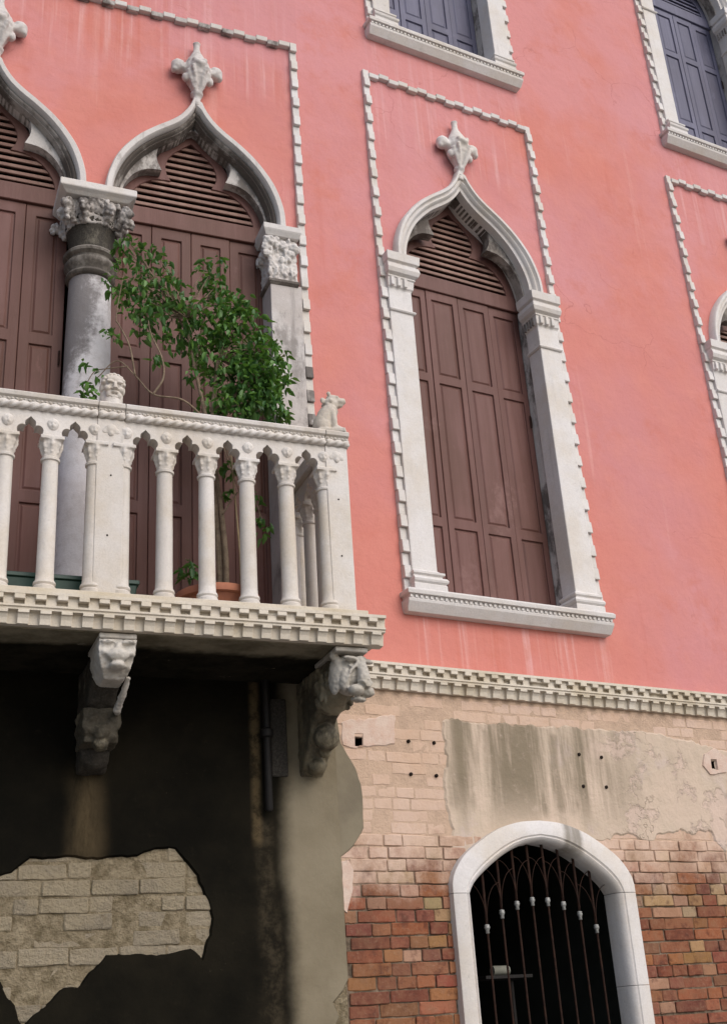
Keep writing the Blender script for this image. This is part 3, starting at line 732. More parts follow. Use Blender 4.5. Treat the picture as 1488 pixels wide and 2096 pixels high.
o = new('column_capital', mc, None, dw); o.location = (LCOL, .04, 6.235)
new('abacus', MB().stack([(LCOL - .195, LCOL + .195, -.24, .155, 6.575), (LCOL - .215, LCOL + .215, -.25, .175, 6.592), (LCOL - .235, LCOL + .235, -.27, .195, 6.604), (LCOL - .24, LCOL + .24, -.27, .20, 6.61), (LCOL - .24, LCOL + .24, -.27, .20, 6.655), (LCOL - .235, LCOL + .235, -.27, .19, 6.66)]).mesh('abacus', .003), 'stone', dw)
def pilaster_cap(sg):
    mb = MB(); rnd = random.Random(9)
    mb.box(-.10, .10, -.22, .035, 0, .36)
    for i in range(26):
        x = rnd.uniform(-.10, .10); z = rnd.uniform(.05, .33); mb.ell((x, .035 + .02 * (z / .33), z), (rnd.uniform(.008, .022), .018, rnd.uniform(.015, .05)), 8, 6)
    for (x, z, r) in [(-.10, .30, .045), (-.125, .25, .03), (-.12, .20, .03), (.0, .28, .034), (.08, .27, .04), (.05, .22, .03), (-.06, .30, .03)]:
        mb.ell((x * sg * -1 if sg < 0 else x, .05, z), (r, r * .8, r), 10, 7)
    for k in range(4): mb.ell((-.11 * sg, -.02 - .05 * k, .24), (.03, .03, .05), 8, 6)
    return sculpt(mb, 'pilaster_capital', .0065, 0, .009, 45)
for sg, c in ((1, -.195), (-1, -2.727)):
    new('pilaster', MB().box(c - .098 - (.022 if sg < 0 else 0), c + .092 + (.030 if sg > 0 else 0), -.26, .04, 3.66, 6.25).mesh('pilaster', .006, 2), 'stone_pilaster', dw)
    new('astragal', MB().stack([(c - .10, c + .095, -.25, .045, 6.235), (c - .115, c + .10, -.25, .062, 6.25), (c - .115, c + .10, -.25, .062, 6.268), (c - .10, c + .095, -.25, .045, 6.28)]).mesh('astragal', .002), 'stone_grime', dw)
    pm = pilaster_cap(sg); o = new('pilaster_capital', pm, 'stone_arch', dw); o.location = (c - .003, 0, 6.27)
    new('abacus', MB().stack([(c - .125, c + .11, -.25, .06, 6.62), (c - .14, c + .12, -.25, .08, 6.65), (c - .145, c + .122, -.25, .085, 6.66), (c - .145, c + .122, -.25, .085, 6.70)]).mesh('abacus', .002), 'stone', dw)

# ---------------------------------------------------------------- moulded string course and balcony edge
def moulding_run(par, L, depth, pitch, wall_d, mat='stone_mould', ends=False, big=1.):
    """straight run of the chequered moulding along s from 0 to L; top at z=0; front at d=depth"""
    D = depth
    prof = [(wall_d, 0), (D, 0), (D, -.016), (D - .022, -.017), (D - .022, -.036), (D - .042, -.037), (D - .042, -.062), (D - .016, -.064), (D - .016, -.074), (D - .024, -.078), (D - .024, -.088), (D - .055, -.09), (D - .065, -.15), (wall_d, -.152)]
    new('moulding', MB().prism_x(prof, 0, L).mesh('moulding', 0), mat, par)
    n = int(L / pitch); p = L / n
    a = MB().box(0, p * .5, D - .03, D - .001, -.040, -.014).mesh('dentil_block', .002); b = MB().box(0, p * .5, D - .05, D - .021, -.064, -.034).mesh('dentil_block', .002)
    c = MB().loft([[(0, D - .07, -.152), (p * .52, D - .07, -.152), (p * .52, D - .046, -.152), (0, D - .046, -.152)], [(0, D - .07, -.125), (p * .52, D - .07, -.125), (p * .52, D - .040, -.125), (0, D - .040, -.125)], [(0, D - .07, -.106), (p * .52, D - .07, -.106), (p * .52, D - .030, -.106), (0, D - .030, -.106)],
                    [(0, D - .07, -.104), (p * .52, D - .07, -.104), (p * .52, D - .020, -.104), (0, D - .020, -.104)], [(0, D - .07, -.089), (p * .52, D - .07, -.089), (p * .52, D - .019, -.089), (0, D - .019, -.089)]]).mesh('dentil_block', .001)
    for me in (a, b, c): me.materials.append(M[mat])
    rnd = random.Random(int(L * 1000))
    for i in range(n):
        for me, off in ((a, 0), (b, .5), (c, .25)):
            if rnd.random() < .02: continue
            o = new('dentil_block', me, None, par); o.location = (i * p + p * off + rnd.uniform(-.002, .002), rnd.uniform(-.001, .002), rnd.uniform(-.0015, .0015))
            if off == .5 and i == n - 1: o.scale.x = .96
sc = on_wall(new('string_course', None, None, pal), 'R', .0, 0, 3.652); moulding_run(sc, 9.0, .085, .0985, -.05)
sc2 = on_wall(new('string_course', None, None, pal), 'L', -9.0, 0, 3.652); moulding_run(sc2, 6.06, .085, .0985, -.05)

# ---------------------------------------------------------------- balcony
bal = new('balcony', None, None, pal); bal['label'] = 'white stone balcony with slender columns on carved lion brackets'
BC = -1.434; BX1 = .02; BX0 = 2 * BC - BX1; BD = .825; ZT = 3.652
new('floor_slab', MB().box(BX0 + .07, BX1 - .07, -.02, BD - .07, 3.525, 3.698).mesh('floor_slab', .003), 'stone_mould', bal)
new('soffit', MB().box(BX0 + .09, BX1 - .09, -.02, BD - .09, 3.496, 3.524).mesh('soffit', .01, jit=.004), 'soffit', bal)
def sub_run(L, loc, rz):
    """a moulding run whose pieces are re-rooted on the balcony"""
    t = bpy.data.objects.new('t', None); moulding_run(t, L, .07, .0995, -.05, 'stone_mould')
    mat = Matrix.Translation((loc[0], -loc[1], loc[2])) @ Matrix.Rotation(rz, 4, 'Z')
    for ch in list(t.children):
        mb_ = mat @ Matrix.Translation(ch.location); ch.parent = bal; ch.matrix_local = mb_ @ Matrix.Diagonal((*ch.scale, 1))
    bpy.data.objects.remove(t)
sub_run(BX1 - BX0, (BX0, BD - .07, ZT), 0)
sub_run(BD - .075, (BX1 - .07, BD - .075, ZT), RAD(90))
sub_run(BD - .075, (BX0 + .07, 0, ZT), RAD(-90))
DFACE = .715           # outer face of the balustrade
PW = .0715             # half width of a pier
pitch = .2266; x_r0 = BC + PW                      # first bay's column axis
col_prof = [(.056, 3.70), (.056, 3.728), (.050, 3.735), (.056, 3.745), (.053, 3.757), (.046, 3.765), (.0445, 3.80), (.0435, 4.1), (.041, 4.415), (.049, 4.42), (.050, 4.432), (.043, 4.438)]
cap_mb = MB()
cap_mb.lathe([(.042, 4.43), (.044, 4.46), (.052, 4.50), (.058, 4.53)], 0, 0, 20)
for i in range(8):
    a = 2 * math.pi * i / 8
    for r, z, q in ((.044, 4.465, .009), (.048, 4.487, .010), (.055, 4.503, .010), (.057, 4.525, .008)): cap_mb.ell((math.cos(a) * r, math.sin(a) * r, z), (q, q, q * 1.1), 8, 6)
cap_mb.box(-.06, .06, -.06, .06, 4.53, 4.552)
CAPM = sculpt(cap_mb, 'colonnette_capital', .006, 1, .0025, 60); CAPM.materials.append(M['stone_warm'])
COLM = MB().lathe(col_prof, 0, 0, 20).mesh('colonnette', 0, smooth='auto'); COLM.materials.append(M['stone_warm'])
face_b = [((0, 1, -.05), .26, .20), ((0, 1, -.30), .10, .16), ((-.35, 1, .12), -.22, .17), ((.35, 1, .12), -.22, .17), ((0, 1, .38), .06, .35), ((-.5, 1, -.15), .06, .25), ((.5, 1, -.15), .06, .25), ((0, 1, -.45), -.18, .10), ((0, 1, -.68), .10, .18),
          ((-1, .4, .3), .12, .3), ((1, .4, .3), .12, .3), ((-.7, .6, .75), .10, .25), ((.7, .6, .75), .10, .25), ((0, .6, 1), .08, .3)]
FACEM = head_mesh('carved_face', (.030, .021, .037), face_b, 4, .03); FACEM.materials.append(M['stone_warm'])
def trefoil_bay(cx):
    h = .060; p = [(h, 4.552), (.0665, 4.57), (.066, 4.587), (.055, 4.602), (.040, 4.607), (.026, 4.603), (.028, 4.614), (.025, 4.630), (.012, 4.643), (.0, 4.656)]
    c = spline(p, 22); return [(cx + x, z) for x, z in mirror(c)]
def arcade(par, n, mode):
    """n bays; returns mesh of the pierced arch plate in (u,z) with u from 0 (first column axis)"""
    outer = [(0, 4.552)]
    for i in range(n): outer += trefoil_bay((i + .5) * pitch)
    outer += [(n * pitch, 4.552), (n * pitch, 4.690), (0, 4.690)]
    mb = MB().sheet(outer, [], .04, .085); me = mb.mesh('arch_panel', 0); me.materials.append(M['stone_warm']); return me
def run_front(x0, n):
    ap = arcade(bal, n, 0)
    o = new('arch_panel', ap, None, bal); o.location = (x0, -(DFACE - .05), 0)
    for i in range(n + 1):
        for me, nm in ((COLM, 'colonnette'), (CAPM, 'colonnette_capital')):
            o = new(nm, me, None, bal); o.location = (x0 + i * pitch, -(DFACE - .05), 0); o.rotation_euler.z = i * .8 if me is COLM else 0
        o = new('carved_face', FACEM, None, bal); o.location = (x0 + i * pitch + (0.012 if i == 0 else -.012 if i == n else 0), -(DFACE - .015), 4.618); o.rotation_euler.z = random.uniform(-.15, .15); o.rotation_euler.x = random.uniform(.12, .3)
run_front(x_r0, 5); run_front(BC - PW - 5 * pitch, 5)
PXR = x_r0 + 5 * pitch          # left edge of the corner pier
def pier(x0, x1):
    new('pier', MB().box(x0, x1, DFACE - .115, DFACE - .002, 3.70, 4.69).mesh('pier', .004, 2, jit=.0008), 'stone_warm', bal)
    mb = MB(); cx = (x0 + x1) / 2; mb.ell((cx, DFACE - .008, 4.635), (.034, .018, .03)); mb.ell((cx - .03, DFACE - .008, 4.62), (.02, .012, .02)); mb.ell((cx + .03, DFACE - .008, 4.62), (.02, .012, .02)); mb.ell((cx, DFACE - .004, 4.605), (.016, .014, .02))
    new('pier_relief', sculpt(mb, 'pier_relief', .006, 1, .002, 60), 'stone_warm', bal)
    for z in (4.36, 4.02):
        new('bolt_head', MB().ell((cx + random.uniform(-.008, .008), DFACE, z), (.005, .004, .005), 8, 6).mesh('bolt_head'), 'hole', bal)
pier(BC - PW, BC + PW); pier(PXR, PXR + .131); pier(2 * BC - PXR - .131, 2 * BC - PXR)
PX1 = PXR + .131
# return balustrades to the wall
for sg, px in ((1, PX1), (-1, 2 * BC - PX1)):
    n = 3; cx = px - sg * .055; pr = (DFACE - .115) / n
    old = pitch; pitch = pr; ap = arcade(bal, n, 0); pitch = old
    o = new('arch_panel', ap, None, bal); o.location = (cx, 0, 0); o.rotation_euler.z = RAD(-90)
    for i in range(0, n + 1):
        d = i * pr
        for me, nm in ((COLM, 'colonnette'), (CAPM, 'colonnette_capital')):
            o = new(nm, me, None, bal); o.location = (cx, -d, 0)
# rail
def rope(L):
    mb = MB(); n = int(L / .012); loops = []
    for i in range(n + 1):
        x = L * i / n; ph = x / .052 * 2 * math.pi / 3
        loops.append([(x, (.018 + .0055 * math.cos(3 * (q - ph))) * math.cos(q), (.018 + .0055 * math.cos(3 * (q - ph))) * math.sin(q)) for q in (2 * math.pi * k / 18 for k in range(18))])
    return mb.loft(loops).mesh('rope_moulding', 0, smooth=True)
def bead_row(L):
    mb = MB(); n = int(L / .021)
    for i in range(n): mb.ell((L * (i + .5) / n, 0, 0), (.009, .006, .007), 6, 5)
    return mb.mesh('beading', 0, smooth=True)
cuts = [2 * BC - PX1 - .012, 2 * BC - PXR, BC - PW, BC + PW, PXR, PX1 + .012]
for a, b in zip(cuts, cuts[1:]):
    prof = [(DFACE - .125, 4.691), (DFACE - .004, 4.691), (DFACE - .004, 4.730), (DFACE + .004, 4.734), (DFACE + .006, 4.748), (DFACE + .022, 4.754), (DFACE + .026, 4.776), (DFACE + .018, 4.784), (DFACE - .135, 4.784), (DFACE - .14, 4.75)]
    new('rail', MB().prism_x(prof, a + .002, b - .002).mesh('rail', .002, jit=.0012), 'stone_warm', bal)
    o = new('rope_moulding', rope(b - a - .004), 'stone_warm', bal); o.location = (a + .002, -(DFACE + .002), 4.711)
    o = new('beading', bead_row(b - a - .006), 'stone_warm', bal); o.location = (a + .003, -(DFACE + .005), 4.741); o['kind'] = 'stuff'
for sg, px in ((1, PX1), (-1, 2 * BC - PX1)):
    cx = px - sg * .055; x0, x1 = sorted((px + sg * .02, px - sg * .13))
    new('rail', MB().box(x0, x1, -.01, DFACE - .142, 4.692, 4.782).mesh('rail', .006), 'stone_warm', bal)
    o = new('rope_moulding', rope(DFACE - .1), 'stone_warm', bal); o.location = (px + sg * .012, 0, 4.711); o.rotation_euler.z = RAD(-90)

# lion brackets
lion_b = [((0, 1, -.25), .34, .32), ((0, 1, -.02), .22, .16), ((0, 1, .20), .10, .16), ((-.42, 1, .22), -.17, .15), ((.42, 1, .22), -.17, .15), ((-.4, 1, .50), .16, .20), ((.4, 1, .50), .16, .20), ((-.28, 1, -.42), .14, .18), ((.28, 1, -.42), .14, .18), ((0, 1, -.42), -.12, .09),
          ((0, 1, -.72), -.10, .12), ((0, .8, -.9), .12, .22), ((-.18, 1, -.12), -.09, .08), ((.18, 1, -.12), -.09, .08), ((-1, .35, .65), .22, .22), ((1, .35, .65), .22, .22)]
def lion_face(k=1.):
    """long carved lion's face; x right, d front, z up"""
    mb = MB(); e = lambda c, r: mb.ell(tuple(v * k for v in c), tuple(v * k for v in r), 16, 11)
    e((0, 0, .005), (.086, .078, .108))
    mb.tube([(0, .066 * k, .075 * k), (0, .094 * k, .02 * k), (0, .112 * k, -.045 * k)], [.026 * k, .027 * k, .034 * k], 12)
    mb.loft([[(-.034 * k, .10 * k, -.045 * k), (.034 * k, .10 * k, -.045 * k), (.034 * k, .142 * k, -.045 * k), (-.034 * k, .142 * k, -.045 * k)], [(-.014 * k, .10 * k, -.075 * k), (.014 * k, .10 * k, -.075 * k), (.014 * k, .146 * k, -.072 * k), (-.014 * k, .146 * k, -.072 * k)]])
    for q in (-1, 1):
        e((q * .050, .066, .066), (.046, .024, .013)); e((q * .034, .094, -.088), (.044, .038, .028)); e((q * .064, .040, -.035), (.026, .030, .060)); e((q * .047, .060, .032), (.014, .012, .010)); e((q * .094, -.010, .085), (.028, .020, .028))
        mb.tube([(q * .022 * k, .088 * k, .05 * k), (q * .058 * k, .076 * k, .006 * k), (q * .075 * k, .058 * k, -.06 * k)], [.008 * k, .009 * k, .008 * k], 8)
        e((q * .080, -.01, -.01), (.022, .045, .10))
    e((0, .074, -.128), (.040, .036, .014))
    return mb
def bracket(name, cx, lean, dirty, kind):
    b = on_wall(new(name, None, None, pal), 'L', cx)
    hw = .088; rn = random.Random(int(abs(cx) * 100))
    body = MB()
    if kind == 1:
        body.prism_x([(0, 2.95), (.06, 2.955), (.13, 2.985), (.18, 3.03), (.20, 3.10), (.30, 3.24), (.36, 3.30), (.46, 3.36), (.56, 3.40), (.62, 3.44), (.63, 3.49), (0, 3.49)], -hw * .85, hw * .85)
        body.ell((0, .12, 3.03), (.075, .09, .08))
        new('console', sculpt(body, 'console', .011, 2, .006, 22), 'stone_black', b)
        mb = MB(); mb.box(-.098, .092, .10, .345, 3.12, 3.225); mb.box(-.09, .085, .10, .325, 3.05, 3.13); mb.ell((0, .33, 3.10), (.05, .05, .05)); mb.ell((-.05, .33, 3.17), (.035, .03, .025)); mb.ell((.05, .33, 3.17), (.035, .03, .025)); mb.ell((0, .31, 3.04), (.04, .05, .03))
        for q in range(10): mb.ell((rn.uniform(-.08, .08), .335, rn.uniform(3.05, 3.2)), rn.uniform(.012, .022), 8, 6)
        new('lower_mask', sculpt(mb, 'lower_mask', .008, 2, .008, 30), 'stone_mossy', b)
        mb = MB().tube([(.075, .62, 3.31), (.065, .52, 3.24), (.06, .42, 3.20), (.07, .36, 3.20)], [.012, .020, .022, .018], 8)
        new('scroll_edge', sculpt(mb, 'scroll_edge', .006, 1, .004, 50), 'stone_bracket', b)
        mb = MB(); mb.stack([(-.05, .05, .50, .65, 3.285), (-.075, .07, .48, .705, 3.33), (-.092, .085, .48, .728, 3.39), (-.092, .092, .48, .728, 3.47)])
        mb.ell((0, .735, 3.385), (.058, .034, .032)); mb.ell((-.058, .715, 3.395), (.03, .035, .018)); mb.ell((.058, .715, 3.395), (.03, .035, .018)); mb.ell((0, .715, 3.335), (.042, .05, .02)); mb.ell((-.052, .733, 3.450), (.036, .022, .012)); mb.ell((.052, .733, 3.450), (.036, .022, .012)); mb.ell((0, .73, 3.42), (.018, .025, .03))
        new('lion_head', sculpt(mb, 'lion_head', .0065, 1, .005, 40), 'stone_bracket', b)
    else:
        body.prism_x([(0, 2.96), (.03, 2.965), (.09, 3.0), (.15, 3.06), (.20, 3.12), (.26, 3.20), (.34, 3.25), (.45, 3.27), (.52, 3.33), (.56, 3.42), (.56, 3.49), (0, 3.49)], -hw * .8, hw * .8)
        body.ell((0, .45, 3.36), (.088, .13, .125)); body.ell((0, .40, 3.28), (.082, .085, .065)); body.ell((.01, .26, 3.125), (.075, .075, .07)); body.ell((.02, .20, 3.06), (.035, .04, .035)); body.ell((0, .10, 3.0), (.055, .07, .05))
        for q in range(60):
            a = rn.uniform(0, 6.28); sd_ = rn.choice((-1, 1)); r = rn.uniform(.03, .12)
            body.ell((sd_ * rn.uniform(.070, .086), .45 + math.cos(a) * r, 3.36 + math.sin(a) * r), (.014, rn.uniform(.012, .02), rn.uniform(.018, .035)), 8, 6)
        new('console', sculpt(body, 'console', .009, 2, .006, 30), 'stone_mossy', b)
        h = new('lion_head', sculpt(lion_face(1.08), 'lion_head', .0048, 1, .003, 50), 'stone_head', b)
        h.location = (.018, -.625, 3.375); h.rotation_euler = (RAD(8), 0, RAD(lean))
    new('bracket_plate', MB().box(-hw - .004, hw + .004, .40, .735, 3.470, 3.495).mesh('bracket_plate', .004, jit=.002), 'stone_bracket', b)
    return b
bracket('lion_bracket', -1.375, 0, 1, 1)
b2 = bracket('lion_bracket', -.150, 22, 1, 2)
bracket('lion_bracket', 2 * BC + .150, -22, 1, 2)

# ---------------------------------------------------------------- lower walls: bricks, plaster, doorway
DC, DZ = 1.342, 2.33
D_OUT = [(.662, 0), (.655, .08), (.60, .17), (.515, .245), (.33, .352), (.16, .404), (0, .418)]
D_IN = [(.532, 0), (.49, .06), (.395, .135), (.26, .22), (.13, .275), (0, .298)]
door_hole = [(DC - .60, 0)] + [(DC + x * .95, DZ + z * .9) for x, z in mirror(spline(D_OUT, 16))] + [(DC + .60, 0)]
H1 = [(.131, 3.148), (.188, 3.15), (.192, 3.228), (.134, 3.226)]; H2 = [(2.862, 3.128), (2.918, 3.13), (2.922, 3.203), (2.866, 3.201)]
bw = new('brick_wall', MB().sheet([(0, 0), (9, 0), (9, Z_STR), (0, Z_STR)], [door_hole[::1], H1, H2], 0, 0).mesh('brick_wall'), 'mortar', pal, 'R')
for H in (H1, H2):
    (x0, z0), (x1, z1) = (min(p[0] for p in H), min(p[1] for p in H)), (max(p[0] for p in H), max(p[1] for p in H))
    pts = [(x, -.001, z) for x, z in H] + [(x, -.14, z) for x, z in H]
    new('putlog_hole', MB().add(pts, [(0, 1, 5, 4), (1, 2, 6, 5), (2, 3, 7, 6), (3, 0, 4, 7), (4, 5, 6, 7)]).mesh('putlog_hole'), 'hole', bw)
P1 = [(.755, 3.327), (.858, 3.351), (.936, 3.329), (1.101, 3.331), (1.44, 3.339), (1.661, 3.347), (1.885, 3.342), (2.022, 3.34), (2.308, 3.357), (2.546, 3.332), (2.836, 3.291), (3.05, 3.262), (3.6, 3.2), (4.4, 3.0), (4.6, 2.6), (3.9, 2.45), (3.2, 2.56), (2.86, 2.60), (2.80, 2.64), (2.77, 2.735), (2.69, 2.735), (2.60, 2.705), (2.50, 2.73), (2.40, 2.70), (2.32, 2.70), (2.26, 2.655), (2.18, 2.665), (2.08, 2.70), (1.96, 2.695), (1.905, 2.655), (1.82, 2.655),
      (1.725, 2.66), (1.562, 2.70), (1.354, 2.71), (1.144, 2.69), (.934, 2.60), (.806, 2.538), (.758, 2.529), (.735, 2.594), (.745, 2.689), (.735, 2.769), (.719, 2.98), (.76, 3.098), (.745, 3.232)]
def ragged(poly, step=.035, amp=.010, seed=1):
    out = []; rnd = random.Random(seed)
    for i, a in enumerate(poly):
        b = poly[(i + 1) % len(poly)]; A_, B_ = Vector(a), Vector(b); L = (B_ - A_).length; n = max(1, int(L / step)); nn = Vector((-(B_ - A_).y, (B_ - A_).x)).normalized() if L else Vector((0, 0))
        for k in range(n):
            p = A_.lerp(B_, k / n); w = mnoise.noise(Vector((p.x * 14, p.y * 14, seed))) * amp + mnoise.noise(Vector((p.x * 45, p.y * 45, seed))) * amp * .5
            q = p + nn * w; out.append((q.x, q.y))
    return out
P1r = ragged(P1, .02, .022, 3)
def plate(par, name, poly, holes, d, th, mat, wall=None, rim=.006):
    mb = MB().sheet(poly, holes, d, 0)
    # feathered rim sloping back to the wall
    def grow(loop, w):
        n = len(loop); ar = sum(loop[i][0] * loop[(i + 1) % n][1] - loop[(i + 1) % n][0] * loop[i][1] for i in range(n)); sg = 1 if ar > 0 else -1; out = []
        for i in range(n):
            a, b = Vector(loop[i - 1]), Vector(loop[(i + 1) % n]); t = (b - a); q = Vector((t.y, -t.x)).normalized() * sg * w if t.length else Vector((0, 0)); out.append((loop[i][0] + q.x, loop[i][1] + q.y))
        return out
    for loop, w in [(poly, rim)] + [(h, -rim) for h in holes]:
        n = len(loop); g_ = grow(loop, w); mb.add([(x, d, z) for x, z in loop] + [(x, d - th, z) for x, z in g_], [(i, (i + 1) % n, n + (i + 1) % n, n + i) for i in range(n)])
    return new(name, mb.mesh(name), mat, par, wall)
plate(bw, 'plaster_patch', P1r, [ragged(H2, .02, .003, 9)], .0095, .009, 'plaster', None, .012)
P3 = [(0.0, 3.47), (.02, 3.30), (.035, 3.16), (.075, 3.10), (.123, 3.021), (.15, 2.93), (.158, 2.833), (.151, 2.693), (.115, 2.63), (.058, 2.57), (.02, 2.545), (0.0, 2.53)]
plate(bw, 'cement_patch', ragged(P3, .03, .005, 5)[:], [], .0105, .010, 'greyrender', None, .008)
P4 = [(.055, 3.285), (.15, 3.30), (.236, 3.32), (.30, 3.335), (.407, 3.348), (.40, 3.26), (.397, 3.177), (.29, 3.165), (.195, 3.161), (.14, 3.14), (.061, 3.155)]
plate(bw, 'lime_patch', ragged(P4, .02, .020, 6), [H1], .0065, .006, 'white_patch')
P5 = [(2.822, 3.233), (2.934, 3.277), (3.019, 3.223), (2.995, 3.115), (2.845, 3.10), (2.791, 3.155)]
plate(bw, 'lime_patch', ragged(P5, .03, .008, 8), [H2], .019, .012, 'white_patch')
P6 = [(-.0 + .004, 2.50), (.05, 2.51), (.075, 2.46), (.06, 2.36), (.045, 2.30), (.02, 2.235), (.004, 2.25)]
plate(bw, 'lime_patch', ragged(P6, .03, .010, 12), [], .012, .011, 'white_patch')
# bricks
def brick_mesh(L, seed):
    bm = bmesh.new(); rnd = random.Random(seed); h = .0625; dp = .03
    nx = 4 if L > .15 else 2
    mb = MB(); loops = []
    xs = [0, .005] + [L * k / nx for k in range(1, nx)] + [L - .005, L]
    for i, x in enumerate(xs):
        e = .0035 if i in (0, len(xs) - 1) else 0
        j = lambda s_=.0035: rnd.uniform(-s_, s_)
        loops.append([(x + j(.002), -dp, e + j(.002)), (x + j(.002), -.0035 - e, e + j(.0028)), (x + j(.002), j(.0015) - e, .004 + e + j(.0028)), (x + j(.002), j(.0015) - e, h - .004 - e + j(.0028)), (x + j(.002), -.0035 - e, h - e + j(.0028)), (x + j(.002), -dp, h - e + j(.002))])
    mb.loft(loops); me = mb.mesh('brick', 0, smooth=False); me.materials.append(M['brick'])
    bm.free(); return me
BM = {'s': [brick_mesh(.236, i) for i in range(7)], 'h': [brick_mesh(.115, 20 + i) for i in range(6)]}
REDS = [(.25, .092, .045), (.21, .072, .040), (.265, .108, .052), (.19, .074, .045), (.15, .052, .034), (.28, .125, .058), (.22, .092, .052)]
TANS = [(.33, .21, .12), (.36, .245, .145), (.30, .17, .095), (.34, .215, .135)]
door_keep = [(DC - .64, -1)] + [(DC + x, DZ + z - .015) for x, z in mirror(spline(D_OUT, 16))] + [(DC + .64, -1)]
P1in = P1
def shrink_test(poly, x, z, m): return all(inside((x + a, z + b), poly) for a, b in ((m, 0), (-m, 0), (0, m), (0, -m)))
cnt = 0; rnd = random.Random(42)
row_h = .0684; r0 = 2.524 - 16 * row_h
far = MB()
for r in range(-6, 33):
    z = r0 + r * row_h
    if z > 3.45: break
    x = -.0 + (-.06 if r % 2 else 0.) - rnd.uniform(0, .1); seq = r % 2
    while x < 6.2:
        kind = 's' if (seq % 2 == 0) else 'h'
        if rnd.random() < .22: kind = 's' if kind == 'h' else 'h'
        seq += 1; L = .236 if kind == 's' else .115; pit = L + .006 + rnd.uniform(-.001, .003)
        cx, cz = x + L / 2, z + .028; x_ = x; x += pit
        sxx = 1.
        if x_ < .006:
            if x_ + L < .05: continue
            sxx = (x_ + L - .006) / L; x_ = .006; cx = x_ + L * sxx / 2
        if shrink_test(P1in, cx, cz, .05) and shrink_test(P1in, cx, cz, .12 if kind == 's' else .06): continue
        if any(inside((cx + q * L * .5, cz), H) for H in (H1, H2) for q in (-.9, -.5, 0, .5, .9)) : continue
        # cut against the door frame
        lx, rx = x_, x_ + L * sxx
        il = inside((lx, cz), door_keep); ir = inside((rx, cz), door_keep); ic = inside((cx, cz), door_keep)
        if il and ir: continue
        if ic and not (il or ir): continue
        if ir:
            while inside((rx, cz), door_keep): rx -= .008
            rx += .01
        if il:
            while inside((lx, cz), door_keep): lx += .008
            lx -= .01
        if rx - lx < .02: continue
        x_, sxx = lx, (rx - lx) / L
        if z > 2.62 and rnd.random() < .30: continue
        proud = .0105 + rnd.uniform(-.006, .004)
        if z > 2.62: proud = .0018 + rnd.uniform(-.0015, .0015)
        if rnd.random() < .06 and z < 2.6: proud -= .004
        t_tan = .30 if z < 2.2 else 1.1
        colr = rnd.choice(TANS) if rnd.random() < t_tan * .5 else rnd.choice(REDS)
        if z > 1.60 and cx < 3.12 and cnt < 300:
            o = new('brick', rnd.choice(BM[kind]), None, bw); o.location = (x_, -proud, z + rnd.uniform(-.002, .002)); o.scale = (sxx, 1, rnd.uniform(.96, 1.03)); o.rotation_euler.y = rnd.uniform(-.008, .008)
            o.color = (*[v * rnd.uniform(.85, 1.15) for v in colr], 1); cnt += 1
        else:
            far.box(x_, x_ + L * sxx, -.02, proud, z, z + .056)
o = new('outer_bricks', far.mesh('outer_bricks', merge=False), 'brick', bw); o['kind'] = 'stuff'; o.color = (.27, .085, .05, 1)
print('bricks', cnt)
# dark stubs added to stand for the shaded round bolt holes in the wall
for x, z in ((.494, 3.198), (.67, 3.198), (.493, 3.004), (.667, 3.002), (1.747, 3.18), (1.926, 3.17), (1.747, 2.978), (1.931, 2.979)):
    d = .013 if x > 1 else .006
    new('bolt_hole_stub', MB().tube([(x, -.02, z), (x, d + .004, z), (x, d + .008, z)], [.011, .011, .007], 10).mesh('bolt_hole_stub'), 'hole', bw)

# left lower wall
PATCH = [(-2.3, 2.30), (-1.95, 2.40), (-1.798, 2.459), (-1.707, 2.505), (-1.66, 2.545), (-1.566, 2.535), (-1.43, 2.55), (-1.297, 2.537), (-1.122, 2.548), (-1.06, 2.575), (-.994, 2.592), (-.92, 2.58), (-.865, 2.534), (-.80, 2.44), (-.761, 2.348), (-.73, 2.28), (-.718, 2.225), (-.735, 2.14), (-.763, 2.06), (-.776, 2.022), (-.84, 2.074), (-.94, 2.05), (-1.065, 2.052), (-1.26, 2.054), (-1.32, 2.0), (-1.399, 1.914), (-1.46, 1.92), (-1.535, 1.844), (-1.60, 1.80), (-1.66, 1.74), (-1.70, 1.85), (-1.77, 1.96), (-1.95, 2.0), (-2.2, 2.1)]
pw = new('plaster_wall', MB().sheet([(-9, 0), (0, 0), (0, Z_STR), (-9, Z_STR)], [], 0, 0).mesh('plaster_wall'), 'mortar', pal)
PATr = ragged(PATCH, .025, .014, 21)
NOTCH = [(0, 0), (0, 1.70), (-.045, 1.74), (-.075, 1.79), (-.04, 1.86), (0.0, 1.90)]
plate(pw, 'sooty_render', [(-9, 0), (-.12, 0), (-.13, 1.60), (-.06, 1.72), (-.09, 1.79), (-.03, 1.85), (0, 1.90), (0, Z_STR - .01), (-9, Z_STR - .01)], [PATr], .020, .018, 'dark', None, .010)
def pale_brick():
    t = NT('pale_dusty_brick'); oi = t.n('ShaderNodeObjectInfo')
    a = t.noise(10, 8, .72, off=2); b = t.noise(40, 5, .7); g_ = t.noise(3.5, 7, .7, off=31)
    c = t.mix(t.ramp(g_, .40, .60, 0, .85), oi.outputs['Color'], (.39, .325, .22)); c = t.mix(t.ramp(b, .5, .75, 0, .5), c, (.44, .38, .28)); c = t.mix(t.ramp(a, .56, .70, 0, .6), c, (.21, .165, .10))
    return t.done(c, .95, t.bump(t.math('ADD', t.math('MULTIPLY', a, 1.4), b), 1.0, .03), .1)
M['palebrick'] = pale_brick()
t_ = NT('pale_mortar'); a_ = t_.noise(14, 7, .7); b_ = t_.noise(50, 5, .7)
